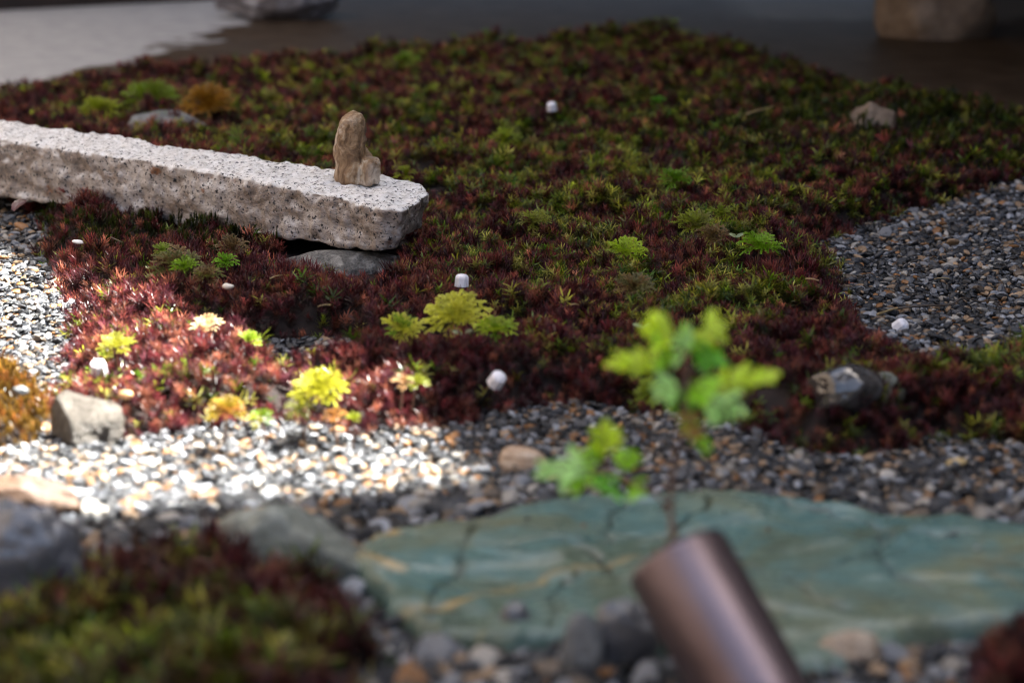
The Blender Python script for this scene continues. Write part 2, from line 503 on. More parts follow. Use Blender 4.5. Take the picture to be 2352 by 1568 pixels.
# soil mound under the moss
gx = np.arange(-0.95, 1.15, 0.011); gy = np.arange(0.86, 3.75, 0.011)
GX, GY = np.meshgrid(gx, gy)
P = np.stack([GX.ravel(), GY.ravel()], 1)
hm = mound(P)
ok = (hm > 0.0004).reshape(GX.shape)
idx = -np.ones(GX.size, int)
faces = []
okc = ok[:-1, :-1] | ok[1:, :-1] | ok[:-1, 1:] | ok[1:, 1:]
W = len(gx)
for j, i in zip(*np.nonzero(okc)):
    a = j * W + i
    faces.append((a, a + 1, a + W + 1, a + W))
used = np.unique(np.array(faces).ravel())
idx[used] = np.arange(len(used))
verts = np.column_stack([P[used], np.where(hm[used] > 0.0004, hm[used] - 0.002, -0.006)])
soil = mesh_obj("soil_mound", verts.tolist(), [tuple(idx[list(f)]) for f in faces], M["soil"])
tag(soil, "dark damp soil mounded up under the moss", kind="structure")

# ------------------------------------------------------------------ house at the back, with unseen overhead boards added to shade the garden
house = empty("house", (0, 3.9, 0))
tag(house, "dark timber house whose base and underfloor close the garden at the back", "house")
def hbox(n, lo, hi, m, bevel=0.004):
    o = box(n, (lo[0], lo[1] - 3.9, lo[2]), (hi[0], hi[1] - 3.9, hi[2]), m, house, bevel)
    return o
sa, sc_ = at(-300, 40, 0.005), at(500, -2, 0.005)
prism("sill_board", [(sa.x, sa.y - 3.9), (sc_.x, sc_.y - 3.9), (sc_.x, sc_.y - 3.86), (sa.x, sa.y - 3.84)], 0.0045, 0.22, M["dark_wood"], house)
hbox("sill_board", (0.70, 3.98, 0.0045), (2.4, 4.04, 0.30), M["dark_wood"])
for k in range(20):
    hbox("wall_board", (-4.0 + k * 0.4, 4.20, 0.30), (-4.0 + k * 0.4 + 0.392, 4.24, 2.69), M["dark_wood"])
hbox("floor_beam", (-4.0, 3.86, 0.30), (4.0, 4.19, 0.42), M["dark_wood"])
hbox("underfloor_wall", (-4.0, 4.9, 0.0045), (4.0, 5.0, 0.30), M["plaster"])
post = hbox("post", (0.585, 3.27, 0.125), (0.675, 3.36, 2.62), M["dark_wood"])
post2 = hbox("post", (-0.365, 3.62, 0.10), (-0.275, 3.71, 2.62), M["dark_wood"])

ROOF_Z = 2.7
a0, a1 = at(0, 488, 0.03), at(985, 866, 0.03)
am = [at(340, 668, 0.03), at(600, 778, 0.03)]
a2 = at(1075, 1120, 0.0)
l2a, l2b = at(0, 1235, 0.0), at(1000, 1135, 0.0)
def up(p, z, h):                                     # point of an added shade caster at height h whose shadow falls on p (height z)
    o_ = SDIR * ((h - z) / SDIR.z)
    return Vector((p[0] + o_.x, p[1] + o_.y - 3.9))
RA, RB = ROOF_Z + 0.02, ROOF_Z - 0.06
A0, A1, A2 = up(a0, 0.03, RA), up(a1, 0.03, RA), up(a2, 0.0, RA)
B0, B1 = up(l2a, 0.0, RB), up(l2b, 0.0, RB)
d1 = (up(am[0], 0.03, RA) - A0).normalized(); d2 = (B1 - B0).normalized()
farl = A0 - d1 * 2.2
A = [farl] + [up(p_, 0.03, RA) for p_ in am] + [A1, A2, (A2.x + 0.30, A2.y - 0.12), (A2.x + 0.45, A2.y - 1.25), (A2.x + 2.5, A2.y - 1.25), (A2.x + 2.5, 1.9), (farl.x - 0.5, 1.9)]
roof = prism("roof", A, ROOF_Z, ROOF_Z + 0.02, M["roof_wood"], house)  # unseen; outline shaped so its shadow frames the sun patch
l2far = B0 - d2 * 1.6
Bc = B1 + d2 * 0.12
B = [l2far, Bc, (Bc.x + 1.4, Bc.y + 0.02), (Bc.x + 1.4, Bc.y - 0.45), (l2far.x, l2far.y - 0.46)]
# unseen raised deck, added to darken the back of the garden
for k in range(14):
    x0_ = -0.25 + k * 0.18
    ya_ = -0.60 - 0.90 * min(1.0, (x0_ + 0.25) / 0.75)
    yb_ = -0.60 - 0.90 * min(1.0, (x0_ + 0.425) / 0.75)
    prism("deck_board", [(x0_, ya_), (x0_ + 0.175, yb_), (x0_ + 0.175, 0.28), (x0_, 0.28)], 0.52, 0.555, M["roof_wood"], house)
hbox("deck_beam", (-0.25, 3.42, 0.43), (2.28, 3.50, 0.517), M["dark_wood"])
awning = prism("awning", B, ROOF_Z - 0.06, ROOF_Z - 0.04, M["roof_wood"], house)  # unseen strip added to shade the ground in front of the sun patch
for k in range(7):
    x = -1.6 + k * 0.55
    o = box("rafter", (x, 0.35, ROOF_Z - 0.035), (x + 0.05, 1.9, ROOF_Z - 0.002), M["roof_wood"], house)

def gwall(lo, hi, label):  # unseen walls added to cut down the sky light on the garden
    e = empty("courtyard_wall", ((lo[0] + hi[0]) / 2, (lo[1] + hi[1]) / 2, 0)); tag(e, label, "wall")
    c_ = e.location
    rel = lambda p, z: (p[0] - c_.x, p[1] - c_.y, z)
    box("plaster", rel(lo, -0.02), rel(hi, hi[2] - 0.2), M["plaster"], e)
    box("coping", (lo[0] - c_.x - 0.04, lo[1] - c_.y - 0.04, hi[2] - 0.197), (hi[0] - c_.x + 0.04, hi[1] - c_.y + 0.04, hi[2]), M["dark_wood"], e)
gwall((2.3, -1.6, 0), (2.45, 4.1, 2.6), "tall earth plaster wall closing the courtyard on the right, outside the picture")
gwall((-1.75, -1.6, 0), (-1.6, 3.7, 3.1), "earth plaster wall closing the courtyard on the left, outside the picture")
gwall((-1.55, -1.6, 0), (2.2, -1.45, 1.0), "low earth plaster wall behind the camera, outside the picture")
# ------------------------------------------------------------------ rocks
def facet_rock(name, loc, dims, mat, seed, facets=14, sub=5, soft=24.0, rough=0.10, rot=0.0, extra=(), parent=None, sink=0.0):
    """angular boulder: a ball cut by planes, then weathered"""
    r = random.Random(seed)
    bm = bmesh.new()
    bmesh.ops.create_icosphere(bm, subdivisions=sub, radius=1.0)
    planes = []
    for k in range(facets):
        n = Vector((r.gauss(0, 1), r.gauss(0, 1), r.gauss(0, 1))).normalized()
        planes.append((n, r.uniform(0.66, 0.95)))
    planes += [(Vector(n).normalized(), d) for n, d in extra]
    so = Vector((seed * 1.37, seed * 0.71, seed * 2.1))
    for v in bm.verts:
        d = v.co.normalized()
        s = 1.0
        acc = math.exp(-soft * 1.0)
        for n, dist in planes:
            q = d.dot(n)
            if q > 0.05:
                acc += math.exp(-soft * min(dist / q, 3.0))
        rad = -math.log(acc) / soft
        rad *= 1 + rough * noise.fractal(d * 2.2 + so, 1.0, 2.0, 5) + rough * 0.35 * noise.noise(d * 11 + so)
        v.co = d * rad
    lo = [min(v.co[i] for v in bm.verts) for i in range(3)]
    hi = [max(v.co[i] for v in bm.verts) for i in range(3)]
    for v in bm.verts:
        v.co = Vector([((v.co[i] - lo[i]) / (hi[i] - lo[i]) - (0.5 if i < 2 else 0.0)) * dims[i] for i in range(3)])
        v.co.z -= sink
    o = bm_obj(name, bm, mat, parent, loc=loc)
    o.rotation_euler.z = rot
    return o

def remeshed(name, bm, voxel, smooth_it, mat, disp, loc):
    me = bpy.data.meshes.new(name)
    bm.to_mesh(me); bm.free()
    tmp = bpy.data.objects.new("tmp", me)
    col.objects.link(tmp)
    m = tmp.modifiers.new("r", 'REMESH'); m.mode = 'VOXEL'; m.voxel_size = voxel
    s = tmp.modifiers.new("s", 'SMOOTH'); s.factor = 0.5; s.iterations = smooth_it
    dg = bpy.context.evaluated_depsgraph_get()
    out = bpy.data.meshes.new_from_object(tmp.evaluated_get(dg))
    bpy.data.objects.remove(tmp); bpy.data.meshes.remove(me)
    out.name = name
    co = [v.co.copy() for v in out.vertices]
    no = [v.normal.copy() for v in out.vertices]
    for v, c, n in zip(out.vertices, co, no):
        v.co = c + disp(c, n)
    out.polygons.foreach_set("use_smooth", [True] * len(out.polygons))
    out.materials.clear(); out.materials.append(mat)
    o = bpy.data.objects.new(name, out)
    col.objects.link(o); o.location = loc
    return o

# granite block: outline on plan with its own top and bottom heights
def gp(x, y, z): 
    p = at(x, y, z); return p
top = [gp(-330, 254, 0.074), gp(0, 319, 0.0695), gp(383, 377, 0.067), gp(767, 449, 0.0635), gp(880, 476, 0.062), gp(925, 484, 0.060), gp(965, 462, 0.059),
       gp(992, 438, 0.0605), gp(955, 416, 0.0615), gp(767, 388, 0.0635), gp(383, 331, 0.067), gp(0, 276, 0.0695), gp(-330, 212, 0.074)]
botz = [0.0215, 0.0205, 0.020, 0.0245, 0.027, 0.028, 0.029, 0.030, 0.029, 0.0245, 0.020, 0.0205, 0.0215]
inset = [0, 0, 0, 0.0, 0.006, 0.014, 0.016, 0.012, 0.004, 0, 0, 0, 0]
ctr = Vector((-0.15, 1.86, 0))
org = Vector((top[3].x, top[3].y, 0))
bm = bmesh.new()
vt = [bm.verts.new(p - org) for p in top]
vb = []
for p, z, i in zip(top, botz, inset):
    q = Vector((p.x, p.y, 0)); q += (ctr - q).normalized() * i
    vb.append(bm.verts.new(Vector((q.x, q.y, z)) - org))
bm.faces.new(vt); bm.faces.new(vb[::-1])
n = len(vt)
for i in range(n):
    bm.faces.new((vt[i], vb[i], vb[(i + 1) % n], vt[(i + 1) % n]))
bmesh.ops.recalc_face_normals(bm, faces=bm.faces[:])
def disp_granite(c, nn):
    w = 0.0022 * noise.fractal(c * 26, 1.0, 2.0, 3) + 0.0022 * noise.noise(c * 90 + Vector((4, 1, 2))) + 0.0016 * noise.noise(c * 210)
    side = 1.0 - max(0.0, nn.z)
    w += side * 0.0018 * noise.fractal(Vector((c.x * 24, c.y * 24, c.z * 60)) + Vector((9, 3, 1)), 1.0, 2.0, 3)
    return nn * w
slab = remeshed("granite_block", bm, 0.0021, 4, M["granite"], disp_granite, org)
tag(slab, "long rough block of speckled white granite, front stained brown, carrying the brown standing stone", "stone block")

# standing stone on it
def lump(bm, c, r, rot=(0, 0, 0), sub=3):
    mt = Matrix.Translation(c) @ Euler(rot).to_matrix().to_4x4() @ Matrix.Diagonal((*r, 1))
    bmesh.ops.create_icosphere(bm, subdivisions=sub, radius=1.0, matrix=mt)
sb = at(823, 420, 0.0625)
bm = bmesh.new()
# local axes: x right, y away, z up; about 57 mm tall, 36 mm wide
lump(bm, (-0.0045, 0, 0.0110), (0.0132, 0.0140, 0.0135))
lump(bm, (-0.0040, 0, 0.0060), (0.0145, 0.0138, 0.0085))
lump(bm, (-0.0064, 0, 0.0250), (0.0122, 0.0128, 0.0180))
lump(bm, (-0.0060, 0, 0.0360), (0.0116, 0.0118, 0.0135))
lump(bm, (-0.0040, 0, 0.0440), (0.0102, 0.0104, 0.0112))
lump(bm, (-0.0020, 0, 0.0482), (0.0082, 0.0086, 0.0082))
lump(bm, (0.0082, -0.002, 0.0105), (0.0094, 0.0118, 0.0118))
lump(bm, (0.0080, -0.003, 0.0060), (0.0094, 0.0115, 0.0085))
lump(bm, (0.0098, -0.003, 0.0168), (0.0076, 0.0095, 0.0052))
lump(bm, (0.0040, 0.006, 0.0235), (0.0045, 0.0050, 0.0085), (0, R(-36), 0))
for v in bm.verts:
    if v.co.z < 0.0015: v.co.z = 0.0015
def disp_statue(c, nn):
    w = 0.0013 * noise.fractal(Vector((c.x * 140, c.y * 140, c.z * 42)), 1.0, 2.0, 4) + 0.0010 * noise.noise(c * 80) + 0.0006 * noise.noise(c * 260)
    return nn * w - Vector((0, 0, 0.0017))
stat = remeshed("standing_stone", bm, 0.0009, 5, M["statue"], disp_statue, sb)
tag(stat, "brown weathered upright stone, like a hooded seated figure, on the granite block's end", "stone")

def rock_at(name, x0, x1, ytop, ybot, mat, seed, label, cat="rock", dy=0.8, z=0.0, zsink=0.006, group=None, **kw):
    """rock whose visible front spans x0..x1 and whose foot is at ybot on ground height z"""
    p = at((x0 + x1) / 2, ybot, z)
    Zd = depth(ybot, z)
    w = (x1 - x0) / FOC * Zd
    dd = w * dy
    # the silhouette top comes from the crest, half a depth behind the foot
    h = (ybot - ytop) / FOC * Zd / CP - dd * 0.45 * math.tan(PITCH)
    h = max(h, 0.006)
    o = facet_rock(name, (p.x, p.y + dd * 0.45, z - zsink), (w, dd, h + zsink), mat, seed, **kw)
    tag(o, label, cat, group)
    return o

rock_at("support_stone", 605, 930, 572, 648, M["mottled_rock"], 11, "flat grey stone wedged under the right end of the granite block", dy=0.42, z=0.004, facets=10, rough=0.06)
rock_at("grey_rock", 285, 470, 252, 318, M["grey_rock"], 5, "low bluish grey rock in the moss behind the granite block", dy=0.7, z=0.018, facets=12)
rock_at("brown_rock", 1945, 2070, 235, 318, M["brown_rock"], 23, "dark brown pointed rock in the dim moss at the far right", dy=0.8, z=0.02, facets=9,
        extra=(((0.35, -0.5, 0.8), 0.5), ((-0.75, -0.2, 0.7), 0.42)))
rock_at("wet_rock", 1862, 2040, 832, 965, M["glassy_rock"], 41, "shiny wet grey rock with sharp facets in the moss at the right", dy=0.9, z=0.018, facets=8, rough=0.05, soft=20)
rock_at("mossy_rock", 1985, 2085, 855, 955, M["olive_rock"], 47, "dull rock half sunk in moss just behind the shiny wet rock", dy=0.9, z=0.012, facets=10)
rock_at("pale_rock", 98, 278, 905, 1055, M["pale_rock"], 8, "pale angular rock in the sun between orange and red moss", dy=0.85, z=0.0, facets=5, rough=0.06, soft=40,
        extra=(((-0.85, -0.5, 0.05), 0.55), ((0.22, -0.35, 0.9), 0.5), ((0.45, -0.85, 0.15), 0.62)))
rock_at("slate_boulder", -150, 192, 1145, 1425, M["slate_rock"], 17, "big dark slate-grey boulder at the left edge in front of the gravel", "boulder", dy=0.55, z=0.0, facets=9)
rock_at("tan_boulder", -90, 180, 1090, 1215, M["rust_rock"], 19, "orange-tan stone peeping out behind the dark slate boulder", "boulder", dy=0.4, z=0.0, facets=8)
rock_at("lichen_rock", 440, 865, 1158, 1370, M["olive_rock"], 29, "grey-green lichened rock between the front moss and the blue-green slab", dy=0.35, z=0.0, facets=9,
        extra=(((0.75, -0.1, 0.65), 0.55), ((0.9, 0, 0.45), 0.7)))
rock_at("striped_pebble", 1143, 1262, 1026, 1108, M["striped_rock"], 31, "rounded tan pebble with dark stripes on the gravel left of the seedling", "pebble", dy=0.7, facets=6, soft=6, rough=0.03)
rock_at("orange_stone", 1875, 2035, 1452, 1556, M["tan_rock"], 37, "pale orange stone in the gravel right of the brown pipe", "stone", dy=0.7, facets=8)
rock_at("dark_rock", 1365, 1520, 1375, 1560, M["slate_rock"], 43, "dark grey rock leaning on the left side of the brown pipe", dy=0.6, facets=9)
rock_at("blue_rock", 1285, 1385, 1400, 1580, M["grey_rock"], 44, "bluish grey rock in the front gravel, left of the dark rock by the pipe", dy=0.6, facets=9)
rock_at("small_rock", 1148, 1222, 1380, 1440, M["slate_rock"], 45, "small dark rock lying at the near edge of the blue-green slab", dy=0.8, z=0.010, facets=9)
rock_at("foundation_stone", 2016, 2300, -160, 92, M["brown_rock"], 53, "wide brown boulder under the house post at the top right", "boulder", dy=0.6, z=0.004, zsink=0.05, facets=6, rough=0.05, soft=16, extra=(((0, -1, 0.1), 0.7), ((-0.8, -0.5, -0.2), 0.75)))
rock_at("purple_rock", 480, 790, -75, 52, M["purple_rock"], 57, "purplish grey rough rock on the concrete at the top", dy=0.6, z=0.004, facets=14, rough=0.14)

# blue-green slab
gc = at(1560, 1320, 0.0)
def resample(pl, n):
    pl = [Vector((x, y)) for x, y in pl] ; pl.append(pl[0])
    L = [0]
    for a, b in zip(pl, pl[1:]): L.append(L[-1] + (b - a).length)
    out = []; k = 0
    for i in range(n):
        t = L[-1] * i / n
        while L[k + 1] < t: k += 1
        out.append(pl[k].lerp(pl[k + 1], (t - L[k]) / (L[k + 1] - L[k] + 1e-9)))
    return out
NB = 640
rim = resample(green_poly, NB)
cen = Vector((gc.x, gc.y))
verts, faces = [], []
prof = [(1.0, -0.02), (1.012, 0.000), (1.010, 0.004), (1.004, 0.008), (0.995, 0.0105), (0.98, 0.0125)] + [(0.965 * (1 - i / 80), 0.0135) for i in range(80)]
for k, (s_, z_) in enumerate(prof):
    for i, p in enumerate(rim):
        q = cen + (p - cen) * s_
        jag = 0.006 * noise.noise(Vector((p.x * 40, p.y * 40, 5))) + 0.003 * noise.noise(Vector((p.x * 130, p.y * 130, 1)))
        q += (p - cen).normalized() * jag * s_
        zz = z_
        if k >= 3:
            zz += 0.0035 * noise.fractal(Vector((q.x * 9, q.y * 14, 2)), 1.0, 2.0, 4) + 0.0010 * noise.noise(Vector((q.x * 60, q.y * 80, 3)))
            # layered ledges of the schist
            s1 = noise.noise(Vector((q.x * 7 + 3, q.y * 12, 9)))
            s2 = noise.noise(Vector((q.x * 13 + 7, q.y * 22, 4)))
            zz += 0.0030 * (1 / (1 + math.exp(-60 * s1)) - 0.5) + 0.0016 * (1 / (1 + math.exp(-80 * s2)) - 0.5)
        verts.append((q.x, q.y, zz))
VG = np.array(verts)
def near_lines(lines):
    best = np.full(len(VG), 1.0)
    wob = np.column_stack([nz(VG[:, :2], 70, 1.0), nz(VG[:, :2], 70, 5.0)]) * 0.0045
    for ln in lines:
        w_ = [at(x, y, 0.014) for x, y in ln]
        for a, b in zip(w_, w_[1:]):
            A_, B_ = np.array(a[:2]), np.array(b[:2]); ab = B_ - A_
            t_ = np.clip(((VG[:, :2] + wob - A_) @ ab) / (ab @ ab), 0, 1)
            best = np.minimum(best, np.hypot(*(VG[:, :2] + wob - (A_ + t_[:, None] * ab)).T))
    return best
CRACKS = [[(1108, 1180), (1088, 1222), (1062, 1252), (1066, 1288), (1032, 1318), (1000, 1345), (985, 1390)],
          [(1430, 1150), (1402, 1190), (1385, 1215), (1402, 1234), (1350, 1250), (1300, 1243), (1322, 1264), (1380, 1270)],
          [(1402, 1222), (1460, 1218), (1500, 1228), (1545, 1218)], [(1630, 1140), (1606, 1180), (1588, 1198), (1545, 1218)],
          [(1330, 1300), (1285, 1332), (1272, 1375), (1280, 1430)], [(1690, 1258), (1740, 1290), (1801, 1325), (1875, 1372), (1950, 1400)],
          [(1760, 1140), (1825, 1160), (1900, 1160), (1990, 1180)], [(1990, 1180), (2050, 1215), (2140, 1235), (2250, 1230)], [(2050, 1215), (2010, 1262), (2060, 1320), (2160, 1350)],
          [(1062, 1252), (1150, 1262), (1230, 1250), (1300, 1243)], [(1801, 1325), (1900, 1300), (2010, 1262)], [(1500, 1340), (1420, 1330), (1380, 1270)]]
OCHRE = [[(1170, 1342), (1215, 1328), (1253, 1326), (1262, 1312), (1330, 1297)], [(812, 1262), (850, 1240), (900, 1225)], [(930, 1380), (1010, 1385), (1090, 1365), (1170, 1342)],
         [(1330, 1297), (1400, 1290), (1470, 1268)], [(812, 1285), (870, 1300), (930, 1310)]]
dc, do_ = near_lines(CRACKS), near_lines(OCHRE)
br = 0.5 + 0.5 * nz(VG[:, :2], 30, 3.3)
crack_a = np.exp(-(dc / (0.0006 + 0.0013 * br)) ** 2) * np.clip(0.25 + 1.3 * (0.5 + 0.5 * nz(VG[:, :2], 22, 8.1)), 0, 1)
ochre_a = np.exp(-(do_ / (0.0012 + 0.0028 * br)) ** 2) * np.clip(0.1 + 1.3 * (0.5 + 0.5 * nz(VG[:, :2], 40, 2.1)), 0, 1)
VG[:, 2] -= 0.0022 * crack_a * (VG[:, 2] > 0.008)
verts = [(v[0] - gc.x, v[1] - gc.y, v[2]) for v in VG]
for k in range(len(prof) - 1):
    for i in range(NB):
        faces.append((k * NB + i, k * NB + (i + 1) % NB, (k + 1) * NB + (i + 1) % NB, (k + 1) * NB + i))
faces.append(tuple(range((len(prof) - 1) * NB, len(prof) * NB)))
gs = mesh_obj("blue_green_slab", verts, faces, M["green"], loc=(gc.x, gc.y, 0))
for nm_, ar_ in (("crack", crack_a), ("ochre", ochre_a)):
    gs.data.attributes.new(nm_, 'FLOAT', 'POINT').data.foreach_set("value", ar_.astype(np.float32))
tag(gs, "large flat blue-green slab with dark cracks and ochre veins, behind the brown pipe", "stone slab")

# ------------------------------------------------------------------ brown pipe with a seedling
T = at_depth(1552, 1277, 1.00)
view = (T - cam.location).normalized()
camup = view.cross(Vector((1, 0, 0))).normalized()
if camup.z < 0: camup = -camup
axis = (camup * math.cos(R(29)) - Vector((1, 0, 0)) * math.sin(R(29)) + view * 0.32).normalized()
pipe = empty("brown_pipe", T - axis * 0.10)
tag(pipe, "leaning dark brown metal pipe in the foreground with the seedling at its top", "pipe")
q = axis.to_track_quat('Z', 'Y')
def lathe(name, prof, seg, mat, parent, closed=True):
    v, f = [], []
    for r, z in prof:
        for k in range(seg):
            a = 2 * math.pi * k / seg
            v.append((r * math.cos(a), r * math.sin(a), z))
    m = len(prof)
    for i in range(m if closed else m - 1):
        for k in range(seg):
            f.append((i * seg + k, i * seg + (k + 1) % seg, ((i + 1) % m) * seg + (k + 1) % seg, ((i + 1) % m) * seg + k))
    return mesh_obj(name, v, f, mat, parent)
ro = 0.0222
pb = lathe("pipe_wall", [(ro, -0.04), (ro, 0.0), (ro * 1.01, 0.05), (ro, 0.097), (ro - 0.0008, 0.0995), (ro - 0.003, 0.0995), (ro - 0.004, 0.097), (ro - 0.004, -0.04)], 64, M["pipe"], pipe)
pb.rotation_mode = 'QUATERNION'; pb.rotation_quaternion = q
plug = lathe("soil_plug", [(0.0001, 0.101), (0.008, 0.1000), (ro - 0.0045, 0.0965), (ro - 0.0045, 0.03), (0.0001, 0.03)], 32, M["soil"], pipe, closed=False)
plug.rotation_mode = 'QUATERNION'; plug.rotation_quaternion = q

seed = empty("seedling", T)
tag(seed, "blurred bright green leafy seedling growing from the top of the brown pipe", "seedling")
SZ = 1.01
def sp(x, y, dz=0.0):
    return at_depth(x, y, SZ + dz) - T
bm = bmesh.new()
tube_bm(bm, [Vector((0, 0, -0.01)) , sp(1548, 1235), sp(1540, 1180), sp(1543, 1100), sp(1558, 1010), sp(1570, 930), sp(1580, 850), sp(1572, 790)],
        [0.0020, 0.0017, 0.0013, 0.0011, 0.0009, 0.0008, 0.0007, 0.0005], 8)
bm_obj("stem", bm, M["stem"], seed)
bm = bmesh.new()
tube_bm(bm, [sp(1541, 1165), sp(1500, 1130, 0.006), sp(1440, 1100, 0.012), sp(1385, 1072, 0.016)], [0.0011, 0.0009, 0.0007, 0.0005], 6)
bm_obj("branch", bm, M["stem"], seed)

def leaf_mesh(name, nl=8, nw=4, curl=0.18, fold=0.22, seedv=0):
    v, f = [], []
    for i in range(nl + 1):
        t = i / nl
        w = 0.34 * (math.sin(math.pi * min(1, t * 0.90 + 0.09)) ** 0.55) * (0.8 + 0.25 * t)
        w = max(w, 0.012)
        for j in range(nw + 1):
            s = j / nw * 2 - 1
            se = 1 + 0.07 * math.sin(i * 2.7 + seedv) * abs(s)
            v.append((s * w * 0.5 * 1.25 * se, t, fold * abs(s) * w - curl * t * t + 0.02 * math.sin(t * 9 + s * 3 + seedv)))
    for i in range(nl):
        for j in range(nw):
            a = i * (nw + 1) + j
            f.append((a, a + 1, a + nw + 2, a + nw + 1))
    o = mesh_obj(name, v, f, M["leaf"], link=False)
    at_ = o.data.attributes.new("age", 'FLOAT', 'POINT')
    at_.data.foreach_set("value", [1.0] * len(v))
    return o.data
LEAFM = [leaf_mesh("leaf", seedv=k, curl=0.1 + 0.1 * k, fold=0.15 + 0.1 * k) for k in range(3)]
def add_leaf(p0, p1, width, c, k=0, roll=0.0, parent=None, name="leaf"):
    o = bpy.data.objects.new(name, LEAFM[k % 3])
    col.objects.link(o); o.parent = parent
    d = p1 - p0
    L = d.length
    yv = d.normalized()
    nrm = Vector((0, -0.72, 0.69)); nrm = (nrm - yv * nrm.dot(yv)).normalized()
    xv = yv.cross(nrm)
    m = Matrix((xv, yv, nrm)).transposed().to_4x4()
    m = Matrix.Translation(p0) @ m @ Matrix.Rotation(roll, 4, 'Y') @ Matrix.Diagonal((width / 0.43, L, L, 1))
    o.matrix_local = m
    o.color = (*c, 1)
    return o
YG, BG, DG, PG = (0.58, 0.78, 0.03), (0.36, 0.70, 0.03), (0.16, 0.50, 0.03), (0.44, 0.74, 0.24)
px = lambda n: n / FOC * SZ
LV = [((1572, 800, 0), (1470, 748, -0.008), 84, YG, 0.2), ((1575, 790, 0), (1668, 738, 0.004), 62, YG, -0.2), ((1560, 850, 0), (1385, 828, 0.004), 62, YG, 0.1),
      ((1570, 850, 0), (1490, 800, -0.010), 60, BG, 0.6), ((1578, 860, 0), (1660, 800, 0.012), 80, DG, 0.1), ((1575, 830, 0), (1560, 770, -0.012), 58, PG, 0.2),
      ((1585, 905, 0), (1795, 852, 0.006), 64, YG, 0.0), ((1580, 910, 0), (1718, 945, -0.012), 78, PG, -0.5), ((1575, 900, 0), (1500, 885, -0.010), 70, PG, 0.5),
      ((1575, 925, 0), (1598, 1010, -0.006), 56, (0.42, 0.24, 0.03), 0.2), ((1580, 880, 0), (1640, 905, -0.015), 60, BG, -0.2), ((1568, 860, 0), (1610, 935, 0.012), 70, DG, 0.2),
      ((1575, 815, 0), (1600, 760, 0.008), 56, BG, 0.0), ((1572, 880, 0), (1530, 940, 0.008), 60, DG, 0.3), ((1570, 950, 0), (1590, 995, -0.004), 40, BG, 0.3),
      ((1388, 1072, 0.016), (1392, 960, 0.016), 66, YG, 0.3), ((1388, 1075, 0.016), (1230, 1085, 0.006), 84, PG, 0.1), ((1395, 1075, 0.016), (1470, 1035, 0.024), 60, BG, 0.2),
      ((1390, 1075, 0.016), (1330, 1035, 0.026), 74, BG, 0.1), ((1400, 1080, 0.014), (1390, 1130, 0.004), 60, DG, 0.1), ((1440, 1100, 0.012), (1480, 1135, 0.006), 50, BG, 0.1),
      ((1390, 1075, 0.016), (1285, 1118, 0.010), 60, BG, 0.0), ((1560, 1010, 0), (1640, 1020, 0.008), 34, BG, 0.1)]
rl = random.Random(5)
for k, (p0, p1, w, c, roll) in enumerate(LV):
    a, b = sp(*p0), sp(*p1)
    d = b - a
    side = d.cross(Vector((0, -0.72, 0.69))).normalized()
    W = px(w)
    bm = bmesh.new()
    tube_bm(bm, [a, a + d * 0.5, a + d * 0.8], [0.0005, 0.0004, 0.0003], 5)
    bm_obj("leaf_stalk", bm, M["stem"], seed)
    m_ = max(2, int(d.length / (W * 0.42)))
    for q_ in range(m_):
        t_ = 0.30 + 0.5 * q_ / m_
        for sg in (-1, 1):
            o0 = a + d * t_
            o1 = o0 + side * sg * W * rl.uniform(0.42, 0.62) + d.normalized() * W * rl.uniform(0.2, 0.5) + Vector((0, rl.uniform(-0.004, 0.004), rl.uniform(-0.003, 0.004)))
            v_ = rl.uniform(0.75, 1.25)
            add_leaf(o0, o1, W * rl.uniform(0.27, 0.38), tuple(min(1, x_ * v_) for x_ in c), k + q_, roll + rl.uniform(-0.5, 0.5), seed)
    add_leaf(a + d * 0.62, b, W * 0.5, c, k, roll, seed)
